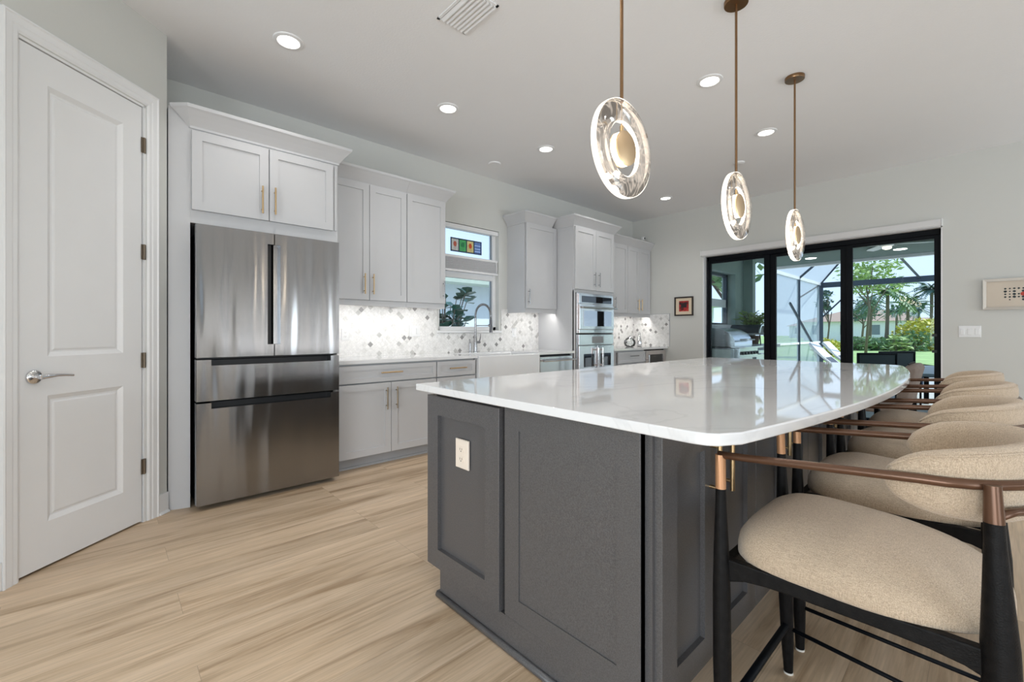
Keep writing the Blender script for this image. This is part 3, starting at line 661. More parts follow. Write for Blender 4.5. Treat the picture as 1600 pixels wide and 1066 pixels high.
# worktops
WT = .914
m_ = MB(); 
def prism(m, poly, z0, z1): m.loops([[(x, y, z) for x, y in poly] for z in (z0, z1)])
prism(m_, [(.001, 1.369), (.645, 1.369), (.645, 2.786), (.165, 2.786), (.165, 3.683), (.645, 3.683), (.645, 4.333), (.001, 4.333)], .884, WT)
o = m_.build('worktop', M['quartz'], None, bevel=.003); tag(o, 'white quartz worktop running from the refrigerator past the sink to the ovens', 'worktop')
m_ = MB(); prism(m_, [(.001, 5.191), (.645, 5.191), (.645, 6.688), (.001, 6.688)], .884, WT)
o = m_.build('worktop', M['quartz'], None, bevel=.003); tag(o, 'short white quartz worktop in the far corner with glassware on it', 'worktop')
# backsplashes
m_ = mb(KIT); m_.box(1.369, WT, 0, WY0 - .03, 1.438, .009).box(WY0 - .03, WT, 0, WY1 + .035, WZ0 - .032, .009).box(WY1 + .035, WT, 0, 4.333, 1.438, .009)
o = m_.build('tile_backsplash', M['tileY']); tag(o, 'white and grey marble diamond backsplash behind the sink', 'backsplash')
t = thing('tile_backsplash', 'marble diamond backsplash wrapping the far corner behind the glassware', 'backsplash', (.3, 5.9, WT))
mb(KIT).box(5.191, WT, 0, 6.688, 1.438, .009).build('long_side', M['tileY'], t)
mb(FAR).box(.010, WT, .001, .673, 1.442, .009).build('short_side', M['tileX'], t)
mb(FAR).box(.673, WT, .001, .681, 1.447, .011).box(.30, 1.442, .001, .681, 1.449, .011).build('edge_trim', M['toe'], t)

# farmhouse sink
t = thing('farmhouse_sink', 'white fireclay apron front farmhouse sink under the window', 'sink', (.42, 3.235, .66))
m_ = mb(KIT); a, b = 2.790, 3.680
m_.rects([(a, b, .722, .903, .10 + .07), (a, b, .722, .903, .655), (a + .006, b - .006, .728, .897, .662)])
S = MB()
outer = lambda z, e=0: [(.170 + e, a + e, z), (.660 - e, a + e, z), (.660 - e, b - e, z), (.170 + e, b - e, z)]
inner = lambda z, e=0: [(.20 + e, a + .03 + e, z), (.625 - e, a + .03 + e, z), (.625 - e, b - .03 - e, z), (.20 + e, b - .03 - e, z)]
S.loops([outer(.662, .006), outer(.668, 0), outer(.898, 0), outer(.904, .006), inner(.904, -.004), inner(.898, 0), inner(.70, .012), inner(.685, .03)], True, True)
S.build('basin', M['porcelain'], t, bevel=.012, seg=4)
m_ = MB(); m_.lathe([(.04, .684), (.04, .688), (.02, .688), (.001, .686)], (.40, 3.235, 0), n=20); m_.build('drain', M['chrome'], t)
# faucet with spring neck
t = thing('kitchen_faucet', 'tall spring neck pull down faucet behind the farmhouse sink', 'faucet', (.09, 3.185, WT))
fx, fy = .09, 3.185
m_ = MB(); m_.lathe([(.03, 0), (.03, .006), (.021, .010), (.020, .15), (.017, .16), (.015, .19), (.013, .20), (.0125, .40)], (fx, fy, WT), n=18); m_.build('body', M['dkchrome'], t, auto=.6)
arc = [(fx, fy, 1.29)] + [(fx + .105 - .105 * math.cos(a_), fy + .028 * (1 - math.cos(a_)), 1.345 + .125 * math.sin(a_)) for a_ in [PI * k / 16 for k in range(17)]] + [(fx + .212, fy + .056, 1.29)]
m_ = MB(); m_.tube(arc, .007, 10); m_.build('hose', M['dkchrome'], t, smooth=True)
# coil
coil = []
def arcpt(s_):
    n = len(arc) - 1; i = min(int(s_ * n), n - 1); f_ = s_ * n - i; return Vector(arc[i]).lerp(Vector(arc[i + 1]), f_)
N = 420
for i in range(N):
    s_ = i / (N - 1); p = arcpt(s_); tt = (arcpt(min(1, s_ + .01)) - arcpt(max(0, s_ - .01))).normalized(); n1 = tt.cross(Vector((0.2, 1, 0))).normalized(); n2 = tt.cross(n1); a_ = i * 2 * PI / 9
    coil.append(p + n1 * math.cos(a_) * .012 + n2 * math.sin(a_) * .012)
m_ = MB(); m_.tube(coil, .0026, 5); m_.build('spring', M['dkchrome'], t, smooth=True)
m_ = MB(); m_.tube([(fx + .212, fy + .056, 1.30), (fx + .213, fy + .056, 1.26), (fx + .215, fy + .056, 1.19), (fx + .216, fy + .056, 1.145)], [.013, .014, .017, .019], 14); m_.build('spray_head', mat('dark spray head', (.10, .10, .11), .3, .6), t, auto=.6)
m_ = MB(); m_.tube([(fx, fy, 1.225), (fx + .19, fy + .05, 1.225)], .005, 8); m_.tube([(fx + .19, fy + .05, 1.225), (fx + .214, fy + .056, 1.225)], .017, 12); m_.build('holder_arm', M['dkchrome'], t, auto=.6)
m_ = MB(); m_.tube([(fx, fy + .015, 1.03), (fx, fy + .065, 1.03)], .015, 14); m_.tube([(fx, fy + .055, 1.03), (fx + .01, fy + .062, 1.07), (fx + .015, fy + .066, 1.13)], [.008, .006, .005], 8); m_.build('lever', M['dkchrome'], t, auto=.6)
o = MB(); o.lathe([(.02, 0), (.02, .005), (.012, .008), (.012, .11), (.010, .12), (.002, .122)], (.085, 3.11, WT), n=16); o.tube([(.085, 3.11, WT + .11), (.115, 3.08, WT + .15)], .005, 8)
o = o.build('soap_dispenser', M['dkchrome'], None, auto=.6); tag(o, 'slim nickel soap dispenser standing left of the faucet', 'soap dispenser')

# outlets and switches
def plate(fr, name, label, cat, u0, u1, v0, v1, w0, mt, kind, group=None):
    c = fr((u0 + u1) / 2, v0, w0); t = thing(name, label, cat, tuple(c), group)
    shaker_p = mb(fr).rects([(u0, u1, v0, v1, w0 - .004), (u0, u1, v0, v1, w0 + .002), (u0 + .003, u1 - .003, v0 + .003, v1 - .003, w0 + .005)]); shaker_p.build('cover_plate', mt, t)
    uc = (u0 + u1) / 2; vc = (v0 + v1) / 2
    if kind == 'duplex':
        for s_ in (-1, 1):
            q = mb(fr); cv = vc + s_ * .0195; L_ = []
            for w_, rr in ((w0 + .005, .0165), (w0 + .0075, .0160)):
                L_.append([(uc + rr * math.cos(2 * PI * k / 20), cv + max(-.0125, min(.0125, rr * math.sin(2 * PI * k / 20))), w_) for k in range(20)])
            q.loops(L_); sk = q.build('socket', mt, t)
            q = mb(fr); q.box(uc - .0075, cv - .003, w0 + .0076, uc - .0055, cv + .006, w0 + .0082).box(uc + .0055, cv - .002, w0 + .0076, uc + .0075, cv + .006, w0 + .0082).box(uc - .0025, cv - .009, w0 + .0076, uc + .0025, cv - .005, w0 + .0082)
            q.build('slots', M['slot'], sk)
    else:
        n = kind
        for k in range(n):
            c = u0 + (u1 - u0) * (k + .5) / n
            mb(fr).rects([(c - .016, c + .016, vc - .033, vc + .033, w0 + .005), (c - .014, c + .014, vc - .031, vc + .031, w0 + .009)]).build('rocker', mt, t)
    return t
plate(ISE, 'electrical_outlet', 'almond duplex outlet on the left end panel of the charcoal island', 'outlet', 2.690, 2.775, .597, .714, .029, M['almond'], 'duplex')
plate(KIT, 'electrical_outlet', 'white outlet on the backsplash closest to the refrigerator', 'outlet', 1.64, 1.715, 1.07, 1.185, .009, M['plastic'], 'duplex')
plate(KIT, 'switch_plate', 'white double rocker switch plate on the backsplash left of the sink window', 'light switch', 2.36, 2.49, 1.10, 1.22, .009, M['plastic'], 2)
plate(KIT, 'switch_plate', 'white single switch plate on the backsplash right of the faucet', 'light switch', 3.84, 3.915, 1.085, 1.205, .009, M['plastic'], 1)
plate(FAR, 'switch_plate', 'white triple rocker switch plate on the wall right of the sliding door', 'light switch', 3.953, 4.118, 1.095, 1.215, 0.001, M['plastic'], 3)
plate(FAR, 'electrical_outlet', 'white outlet low on the wall right of the sliding door', 'outlet', 4.30, 4.375, .38, .50, 0.001, M['plastic'], 'duplex')

# framed pictures on the far wall
def rand_art(name, base, cols, scale):
    m, nt, p = newmat(name); g = nd(nt, 'ShaderNodeTexCoord'); v = nd(nt, 'ShaderNodeTexVoronoi', inp={'Scale': scale}); nt.links.new(g.outputs['Object'], v.inputs['Vector'])
    s = nd(nt, 'ShaderNodeSeparateColor'); nt.links.new(v.outputs['Color'], s.inputs[0])
    r = nd(nt, 'ShaderNodeValToRGB'); r.color_ramp.interpolation = 'CONSTANT'; nt.links.new(s.outputs[0], r.inputs[0])
    e = r.color_ramp.elements; e[0].color = (*cols[0], 1); e[1].position = 1 / len(cols); e[1].color = (*cols[1], 1)
    for i in range(2, len(cols)): q = e.new(i / len(cols)); q.color = (*cols[i], 1)
    nt.links.new(r.outputs[0], p.inputs['Base Color']); p.inputs['Roughness'].default_value = .6; return m
t = thing('framed_picture', 'small black framed red abstract print left of the sliding door', 'picture', (.92, YF - .01, 1.41))
mb(FAR).rects([(.765, 1.070, 1.405, 1.705, .001), (.765, 1.070, 1.405, 1.705, .022), (.787, 1.048, 1.427, 1.683, .022), (.787, 1.048, 1.427, 1.683, .012)], True, False).build('frame', mat('dark brown frame', (.02, .012, .008), .4), t)
mb(FAR).box(.787, 1.427, .004, 1.048, 1.683, .012).build('mat_board', mat('cream mat', (.72, .60, .45), .8), t)
mb(FAR).box(.840, 1.475, .012, .998, 1.640, .0135).build('print', rand_art('red art', 0, [(.25, .01, .01), (.40, .02, .02), (.10, .005, .005), (.5, .06, .04), (.3, .02, .02)], 22), t)
q = mb(FAR)
q.box(.872, 1.535, .0135, .966, 1.595, .0145).box(.846, 1.597, .0135, .992, 1.610, .0145)
q.build('print_detail', mat('black shape', (.02, .008, .01), .6), t)
t = thing('framed_picture', 'champagne framed picture of dark and red dots at the right edge', 'picture', (4.38, YF - .015, 1.38))
mb(FAR).rects([(4.130, 4.640, 1.378, 1.690, .001), (4.130, 4.640, 1.378, 1.690, .035), (4.155, 4.615, 1.403, 1.665, .03), (4.155, 4.615, 1.403, 1.665, .015)], True, False).build('frame', mat('champagne frame', (.50, .46, .41), .4, .5), t)
mb(FAR).box(4.155, 1.403, .005, 4.615, 1.665, .016).build('mat_board', mat('beige mat', (.62, .54, .45), .8), t)
rnd = random.Random(4); q = mb(FAR); q2 = mb(FAR); 
for i in range(7):
    for j in range(5):
        u = 4.285 + i * .030; v = 1.475 + j * .028; rr = rnd.uniform(.006, .013)
        if (i, j) == (4, 2) : q2.loops([[(u + .020 * math.cos(2 * PI * k / 10), v + .020 * math.sin(2 * PI * k / 10), w_) for k in range(10)] for w_ in (.016, .018)]); continue
        if rnd.random() < .12: continue
        q.loops([[(u + rr * math.cos(2 * PI * k / 8 + i), v + rr * rnd.uniform(.7, 1.1) * math.sin(2 * PI * k / 8 + i), w_) for k in range(8)] for w_ in (.016, .0175)])
q.build('dots', mat('ink dots', (.02, .03, .035), .6), t); q2.build('red_dot', mat('red ink', (.45, .04, .02), .6), t)

# glassware on the corner worktop
t = thing('glass_teapot', 'round clear glass teapot with chrome lid on the corner worktop', 'teapot', (.30, 6.10, WT))
m_ = MB(); m_.lathe([(.055, .002), (.080, .02), (.093, .06), (.088, .10), (.060, .135), (.040, .145)], (.30, 6.12, WT), n=24, cap=True); m_.build('body', M['jar'], t, smooth=True)
m_ = MB(); m_.lathe([(.042, .145), (.030, .158), (.010, .163), (.012, .175), (.002, .18)], (.30, 6.12, WT), n=20); m_.build('lid', M['dkchrome'], t, auto=.6)
m_ = MB(); m_.tube([(.30, 6.03, WT + .07), (.30, 6.00, WT + .09), (.30, 5.985, WT + .12)], [.014, .010, .008], 10); m_.build('spout', M['dkchrome'], t, smooth=True)
m_ = MB(); m_.tube([(.30, 6.20, WT + .12), (.30, 6.25, WT + .11), (.30, 6.255, WT + .06), (.30, 6.21, WT + .04)], .006, 8); m_.build('handle', M['dkchrome'], t, smooth=True)
t = thing('glass_bottle', 'slim silver and glass bottle right of the teapot on the corner worktop', 'bottle', (.30, 6.40, WT))
m_ = MB(); m_.lathe([(.030, 0), (.040, .01), (.042, .05), (.036, .12), (.018, .17), (.015, .19)], (.30, 6.40, WT), n=20); m_.build('body', M['chrome'], t, smooth=True)
m_ = MB(); m_.lathe([(.015, .19), (.018, .20), (.012, .225), (.002, .235)], (.30, 6.40, WT), n=16); m_.build('stopper', M['jar'], t, smooth=True)

# ------------------------------------------------------------------ island
isl = thing('kitchen_island', 'charcoal kitchen island cabinet with shaker end panels and doors', 'kitchen island', (3.03, 2.5, 0))
IY1 = 3.92
mb().box(2.502, 1.09, .12, 3.56, IY1, .883).build('cabinet_box', M['char'], isl)
mb().box(2.560, 1.068, 0, 3.52, 1.09, .12).box(2.560, 1.09, 0, 3.515, IY1 - .01, .12).build('plinth', M['char'], isl)
m_ = MB(); m_.tube([(2.552, 1.062, .012), (3.525, 1.062, .012)], .013, 10); m_.tube([(2.552, 1.062, .012), (2.552, 1.25, .012)], .013, 10); m_.build('shoe_moulding', M['char'], isl, smooth=True)
shaker(ISE, 2.483, 2.968, .128, .872, 0.0, .038, rail=.082, rec=.018).build('end_panel', M['char'], isl)
shaker(ISE, 2.985, 3.538, .012, .876, 0.0, .022, rail=.001, rec=.0001).build('end_panel_backing', M['char'], isl)
shaker(ISE, 2.985, 3.538, .128, .876, .0, .026, rail=.075, rec=.017).build('end_panel', M['char'], isl)
for k in range(8):
    y0 = 1.100 + .352 * k
    d = shaker(ISS, y0 + G, y0 + .352 - G, .115, .868, 0, .022, rail=.085, rec=.015).build('door', M['char'], isl)
    hy = y0 + .352 - .050 if k % 2 == 0 else y0 + .050
    bar_pull(ISS, 'handle', d, M['gold'], hy, .728, .19, .022, r=.0075)
for k in range(3):
    y0 = 1.100 + .94 * k
    Fm = Fr((2.502, 0, 0), (0, 1, 0), (-1, 0, 0))
    shaker(Fm, y0, y0 + .46, .128, .868, 0, .02).build('door', M['char'], isl); shaker(Fm, y0 + .464, y0 + .93, .128, .868, 0, .02).build('door', M['char'], isl)
# worktop with a bowed seating edge
def redge(y): return 3.913 - .06 * (y - 2.55) ** 2
pts = [(2.402, 1.040), (3.70, 1.022), (3.735, 1.028), (3.757, 1.045), (3.772, 1.075)]
for k in range(30): y = 1.10 + (4.07 - 1.10) * k / 29; pts.append((redge(y), y))
pts += [(3.765, 4.11), (3.745, 4.145), (3.71, 4.165), (3.66, 4.172), (2.402, 4.172)]
m_ = MB(); prism(m_, pts, .884, .914)
o = m_.build('island_worktop', M['quartz'], None, bevel=.004, seg=3, auto=.5); tag(o, 'large polished white quartz island worktop with a bowed seating side', 'worktop')

# ------------------------------------------------------------------ counter stools
def superU(t_, xs, xr, hw):
    """U-shaped path open to -x; t in [-1, 1]"""
    a_ = t_ * PI / 2 * 1.0
    return Vector((xs + xr * max(0, math.cos(a_)) ** 0.75, hw * (1 if a_ > 0 else -1) * abs(math.sin(a_)) ** 0.75 if a_ else 0.0, 0))
def make_stool():
    t = thing('counter_stool', '', 'stool')
    # legs
    for sy_ in (-1, 1):
        m = MB(); yb, yt = .268 * sy_, .243 * sy_
        def pt(z, x0, x1, zt): q = z / zt; return (x0 + (x1 - x0) * q, yb + (yt - yb) * q, z)
        m.tube([pt(z, -.235, -.252, .83) for z in (.006, .10, .30, .48, .60, .70, .742)], [.0135, .018, .022, .0215, .018, .0135, .0125], 14)
        lg = m.build('leg', M['blackwood'], t, auto=.6)
        m = MB(); m.tube([pt(z, -.235, -.252, .83) for z in (.742, .80, .83)], [(.0130, .0130), (.0145, .0125), (.0150, .0120)], 12); m.build('copper_sleeve', M['copper'], lg, auto=.6)
        m = MB(); m.lathe([(.0145, 0), (.0145, .006)], (-.235, yb, 0), n=14); m.build('glide', M['glide'], lg)
        m = MB(); yb2, yt2 = .245 * sy_, .225 * sy_
        def pr(z): q = z / .865; return (.257 + (.229 - .257) * q, yb2 + (yt2 - yb2) * q, z)
        m.tube([pr(z) for z in (.006, .10, .30, .48, .58, .68, .76, .800)], [.0135, .018, .0235, .0265, .026, .020, .0155, .0145], 16)
        lg = m.build('leg', M['blackwood'], t, auto=.6)
        m = MB(); m.tube([pr(z) for z in (.800, .84, .868)], [.0150, .0135, .0125], 14); m.build('copper_sleeve', M['copper'] if False else M['arm'], lg, auto=.6)
        m = MB(); m.lathe([(.0145, 0), (.0145, .006)], (.257, yb2, 0), n=14); m.build('glide', M['glide'], lg)
    # seat frame
    m = MB()
    for sy_ in (-1, 1):
        ls = []
        for q in [k / 10 for k in range(11)]:
            x = -.238 + .48 * q; y = sy_ * (.240 - .012 * q); zb = .531 - .026 * (abs(q - .5) * 2) ** 5
            ls.append([(x, y - .012, zb), (x, y + .012, zb), (x, y + .012, .566), (x, y - .012, .566)])
        m.loops(ls)
    m.box(-.250, -.235, .522, -.226, .235, .562); m.box(.225, -.222, .522, .250, .222, .562)
    for x in (-.1, .1): m.box(x - .02, -.23, .535, x + .02, .23, .555)
    m.build('seat_frame', M['blackwood'], t, bevel=.004)
    # cushion
    def plan(a_):
        c_, s_ = math.cos(a_), math.sin(a_)
        if c_ < 0: x = -.247 * abs(c_) ** .42; y = .252 * (1 if s_ >= 0 else -1) * abs(s_) ** .50
        else: x = .265 * abs(c_) ** .80; y = .252 * (1 if s_ >= 0 else -1) * abs(s_) ** .74
        return x, y
    prof = [(.0, .664), (.25, .663), (.5, .658), (.70, .648), (.84, .634), (.93, .619), (.985, .600), (1.0, .582), (1.0, .568), (.97, .560)]
    NA = 56; ls = []
    for r_, z in prof[1:]:
        l = []
        for k in range(NA):
            x, y = plan(2 * PI * k / NA); xx = x * r_ + .0; l.append((xx, y * r_, z + .014 * (-xx / .26) * min(1, (z - .56) / .05)))
        ls.append(l)
    m = MB(); m.loops(ls, True, True); m.build('seat_cushion', M['linen'], t, smooth=True)
    # arm rail
    path = [(-.256, -.243, .829), (-.20, -.243, .832)]
    for k in range(1, 8): q = k / 8; path.append((-.20 + .33 * q, -.243, .832 + .028 * q))
    for k in range(17):
        a_ = -PI / 2 + PI * k / 16; path.append((.13 + .19 * math.cos(a_), .243 * math.sin(a_), .860 + .006 * math.cos(a_)))
    for k in range(7, 0, -1): q = k / 8; path.append((-.20 + .33 * q, .243, .832 + .028 * q))
    path += [(-.20, .243, .832), (-.256, .243, .829)]
    m = MB(); m.tube(path, .0098, 12); m.build('arm_rail', M['arm'], t, smooth=True)
    path = []
    for k in range(17):
        a_ = -PI / 2 * .93 + PI * .93 * k / 16; path.append((.155 + .165 * math.cos(a_) + .07 * 0, .232 * math.sin(a_), .812 + .004 * math.cos(a_)))
    m = MB(); m.tube([(.238, -.224, .812)] + [p for p in path if p[0] > .245] + [(.238, .224, .812)], .0075, 10); m.build('back_rail', M['arm'], t, smooth=True)
    # back cushion
    NT = 44; ls = []
    for i in range(NT + 1):
        s_ = -1 + 2 * i / NT; a_ = s_ * PI / 2
        # straight wings then arc
        if abs(s_) > .72: q = (abs(s_) - .72) / .28; x = .135 - .066 * q; y = .203 * (1 if s_ > 0 else -1); nx, ny = 0, (1 if s_ > 0 else -1)
        else: aa = s_ / .72 * PI / 2; x = .135 + .150 * math.cos(aa); y = .203 * math.sin(aa); nx, ny = math.cos(aa) * .203, math.sin(aa) * .150; L_ = math.hypot(nx, ny); nx /= L_; ny /= L_
        e = max(0.0, 1 - abs(s_) ** 3.2) ** .6; hh = .004 + .074 * e; th = .006 + .025 * max(0, 1 - abs(s_) ** 12) ** .5
        zc = .842 + .014 * (1 - abs(s_) ** 2)
        l = []
        for k in range(20):
            b_ = 2 * PI * k / 20; cc, ss = math.cos(b_), math.sin(b_)
            dw = th * (1 if cc > 0 else -1) * abs(cc) ** .7; dz = hh * (1 if ss > 0 else -1) * abs(ss) ** .7
            lean = dz * .12
            l.append((x + nx * (dw + lean), y + ny * (dw + lean), zc + dz))
        ls.append(l)
    m = MB(); m.loops(ls, True, True); bc = m.build('back_cushion', M['linen'], t, smooth=True)
    m = MB(); m.tube([Vector(l[3]) + (Vector(l[3]) - Vector(l[13])).normalized() * .001 for l in ls[1:-1]], .0022, 6); m.build('piping', M['linen'], bc, smooth=True)
    # stretchers
    def fl(z, s_): q = z / .83; return (-.235 - .017 * q, (.268 - .025 * q) * s_, z)
    def rl(z, s_): q = z / .865; return (.257 - .026 * q, (.245 - .020 * q) * s_, z)
    m = MB(); m.tube([fl(.165, -1), fl(.165, 1)], .0115, 12); m.build('foot_rest', M['blackmetal'], t, smooth=True)
    m = MB()
    for s_ in (-1, 1): m.tube([fl(.155, s_), rl(.135, s_)], .0065, 10)
    m.tube([rl(.135, -1), rl(.135, 1)], .0065, 10); m.build('stretcher', M['blackmetal'], t, smooth=True)
    return t
def copy_tree(o, parent=None):
    c = o.copy(); C.objects.link(c)
    if parent: c.parent = parent
    for ch in list(o.children): copy_tree(ch, c)
    return c
stool = make_stool()
spots = [(3.955, 1.425, 0, 'beige linen counter stool nearest the viewer with copper front sleeve'), (3.950, 2.115, 0, 'beige linen counter stool, second from the viewer along the island'),
         (3.945, 2.835, 0, 'beige linen counter stool, third from the viewer along the island'), (3.915, 3.560, 0, 'beige linen counter stool, farthest of the row on the bowed side')]
kids = [copy_tree(stool) for _ in spots[1:]]
for o, (x, y, rz, lb) in zip([stool] + kids, spots):
    o.location = (x, y, 0); o.rotation_euler = (0, 0, rz); o['label'] = lb; o['group'] = 'beige counter stools around the island'

t = thing('dining_chair', 'taupe upholstered chair just beyond the far rounded end of the island', 'chair', (3.45, 5.36, 0))
m_ = MB(); L_ = []
for y in (5.12, 5.15, 5.57, 5.60):
    e = .03 if y in (5.12, 5.60) else 0
    L_.append([(3.61 + e, y, .50), (3.71 - e, y, .50), (3.745 - e, y, .70), (3.775 - e, y, .83 - e), (3.75, y, .865 - e), (3.69, y, .86 - e), (3.645 + e, y, .80 - e), (3.625 + e, y, .65)])
m_.loops(L_); m_.build('backrest', M['taupe'], t, auto=.9, bevel=.01)
m_ = MB(); m_.tube([(3.70, 5.125, .868), (3.70, 5.36, .872), (3.70, 5.595, .868)], .006, 6); m_.build('seam', M['blackwood'], t)
mb().box(3.20, 5.13, .42, 3.66, 5.59, .50).build('seat', M['taupe'], t, bevel=.02, seg=3)
for x, y, x2 in ((3.23, 5.16, 3.21), (3.23, 5.56, 3.21), (3.66, 5.16, 3.74), (3.66, 5.56, 3.74)): m_ = MB(); m_.tube([(x2, y, 0), (x, y, .52)], [.013, .019], 10); m_.build('leg', M['blackwood'], t, smooth=True)

# ------------------------------------------------------------------ pendants
def acrylic():
    m, nt, p = newmat('lit swirled acrylic')
    t = nd(nt, 'ShaderNodeTexCoord')
    n = nd(nt, 'ShaderNodeTexNoise', inp={'Scale': 9.0, 'Detail': 1.5, 'Distortion': 1.6}); nt.links.new(t.outputs['Object'], n.inputs['Vector'])
    s_ = nd(nt, 'ShaderNodeMath', operation='SUBTRACT', inp={1: .5}); nt.links.new(n.outputs['Fac'], s_.inputs[0])
    a = nd(nt, 'ShaderNodeMath', operation='ABSOLUTE'); nt.links.new(s_.outputs[0], a.inputs[0])
    r = nd(nt, 'ShaderNodeMapRange', inp={'From Min': 0.0, 'From Max': .06, 'To Min': 1.0, 'To Max': 0.0}); nt.links.new(a.outputs[0], r.inputs[0])
    nt.nodes.remove(p); out = nt.nodes['Material Output']
    tr = nd(nt, 'ShaderNodeBsdfTransparent'); tr.inputs[0].default_value = (.92, .90, .88, 1)
    em = nd(nt, 'ShaderNodeEmission'); em.inputs[0].default_value = (1.0, .87, .74, 1); em.inputs[1].default_value = 1.15
    gl = nd(nt, 'ShaderNodeBsdfGlossy'); gl.inputs['Roughness'].default_value = .05
    fr = nd(nt, 'ShaderNodeFresnel', inp={'IOR': 1.45})
    mx = nd(nt, 'ShaderNodeMixShader'); mr = nd(nt, 'ShaderNodeMapRange', inp={'To Min': .20, 'To Max': .72}); nt.links.new(r.outputs[0], mr.inputs[0])
    nt.links.new(mr.outputs[0], mx.inputs[0]); nt.links.new(tr.outputs[0], mx.inputs[1]); nt.links.new(em.outputs[0], mx.inputs[2])
    m2 = nd(nt, 'ShaderNodeMixShader'); nt.links.new(fr.outputs[0], m2.inputs[0]); nt.links.new(mx.outputs[0], m2.inputs[1]); nt.links.new(gl.outputs[0], m2.inputs[2])
    nt.links.new(m2.outputs[0], out.inputs[0])
    return m
M['acrylic'] = acrylic()
M['rim'] = emis('lit acrylic edge', (1.0, .90, .76), 2.2, (.9, .88, .85))
M['halo'] = emis('warm led ring', (1.0, .84, .62), 5.0)
def make_pendant():
    t = thing('pendant_light', '', 'pendant light')
    R0, R1, T = .106, .1885, .017; zc = 0.0
    ls = []
    prof = [(R0, -T * .5), (R0 + .006, -T), (R1 - .006, -T), (R1, -T * .6), (R1, T * .6), (R1 - .006, T), (R0 + .006, T), (R0, T * .5)]
    def rev(m, prof, n=64, closed=True):
        ls = [[(h, r * math.cos(2 * PI * k / n), r * math.sin(2 * PI * k / n)) for k in range(n)] for r, h in prof]
        k_ = n; vs = [p for l in ls for p in l]; fs = []
        for i in range(len(ls) if closed else len(ls) - 1):
            j = (i + 1) % len(ls)
            for q in range(k_): a = i * k_ + q; b = i * k_ + (q + 1) % k_; fs.append((a, b, j * k_ + (q + 1) % k_, j * k_ + q))
        m.add(vs, fs); return m
    ring = rev(MB(), prof).build('acrylic_ring', M['acrylic'], t, auto=.9)
    rev(MB(), [(R1 + .0006, -T * .75), (R1 + .0018, 0), (R1 + .0006, T * .75), (R1 + .0003, 0)]).build('rim', M['rim'], ring, smooth=True)
    rev(MB(), [(R0 - .0006, -T * .6), (R0 - .002, 0), (R0 - .0006, T * .6), (R0 - .0002, 0)]).build('inner_rim', M['rim'], ring, smooth=True)
    m = MB(); m.lathe([(.0655, -.013), (.0655, .0125)], (0, 0, 0), 'x', 40); m.build('led_core', M['halo'], t, auto=.7)
    for s_ in (-1, 1):
        m = MB(); m.lathe([(.0665, .0125 * s_), (.0665, .0185 * s_), (.063, .0205 * s_), (.001, .0210 * s_)], (0, 0, 0), 'x', 40)
        m.build('brass_plate', M['plate'], t, auto=.7)
    m = MB(); m.tube([(-.005, 0, .062), (-.005, 0, .094)], .0075, 14); m.build('stub', M['gold'], t, auto=.7)
    m = MB(); m.tube([(-.005, 0, .094), (-.005, 0, .19)], .0022, 8); m.build('wire', M['gold'], t, smooth=True)
    top = H - 1.870
    m = MB(); m.tube([(-.005, 0, .186), (-.005, 0, top - .02)], .0068, 12); m.build('rod', M['pbrass'], t, auto=.7)
    m = MB(); m.lathe([(.062, top - .024), (.064, top - .020), (.064, top - .0005)], (-.005, 0, 0), 'z', 32); m.build('canopy', M['pbrass'], t, auto=.7)
    return t
pen = make_pendant()
kids = [copy_tree(pen) for _ in range(2)]
for o, (y, lb) in zip([pen] + kids, ((1.497, 'largest looking glowing ring pendant, nearest over the island'), (2.655, 'middle glowing ring pendant over the island'), (3.772, 'farthest glowing ring pendant near the sliding door'))):
    o.location = (3.20, y, 1.870); o['label'] = lb; o['group'] = 'ring pendants over the island'
    l = bpy.data.lights.new('pendant_glow', 'POINT'); l.energy = 4; l.color = (1, .85, .65); l.shadow_soft_size = .05
    lo = bpy.data.objects.new('pendant_glow', l); C.objects.link(lo); lo.parent = o; lo.location = (-.005, 0, -.16)

# recessed lights
M['can'] = emis('recessed lamp disc', (1.0, .96, .88), 6.0)
def make_can():
    t = thing('recessed_light', '', 'ceiling light')
    m = MB(); n = 36; prof = [(.063, -.002), (.068, -.010), (.088, -.006), (.092, 0), (.063, 0)]
    ls = [[(r * math.cos(2 * PI * k / n), r * math.sin(2 * PI * k / n), h) for k in range(n)] for r, h in prof]; vs = [p for l in ls for p in l]; fs = []
    for i in range(len(ls)):
        j = (i + 1) % len(ls)
        for q in range(n): fs.append((i * n + q, i * n + (q + 1) % n, j * n + (q + 1) % n, j * n + q))
    m.add(vs, fs); m.build('trim_ring', M['white'], t, auto=.7)
    m = MB(); m.lathe([(.0625, -.0035), (.0625, -.001)], n=32); m.build('lens', M['can'], t)
    l = bpy.data.lights.new('recessed_glow', 'SPOT'); l.energy = 27; l.spot_size = 2.3; l.spot_blend = .9; l.color = (1, .98, .96); l.shadow_soft_size = .06
    lo = bpy.data.objects.new('recessed_glow', l); C.objects.link(lo); lo.parent = t; lo.location = (0, 0, -.03)
    return t
can = make_can()
cans = [(1.08, .874, 'recessed ceiling light nearest the refrigerator'), (1.066, 2.131, 'recessed ceiling light in front of the first wall cabinets'),
        (1.063, 3.350, 'recessed ceiling light in front of the sink window'), (1.066, 4.60, 'recessed ceiling light in front of the oven tower'),
        (1.066, 5.828, 'recessed ceiling light nearest the far corner'), (2.746, 3.352, 'recessed ceiling light between the middle pendant rods'),
        (2.739, 4.609, 'recessed ceiling light just left of the far pendant rod'),
        (2.746, 1.90, 'unseen recessed ceiling light added to light the island near end'), (2.746, .874, 'unseen recessed ceiling light added between island and viewer'), (4.42, 2.10, 'unseen recessed ceiling light added above the counter stools')]  # last three are out of view, added to light the island and floor
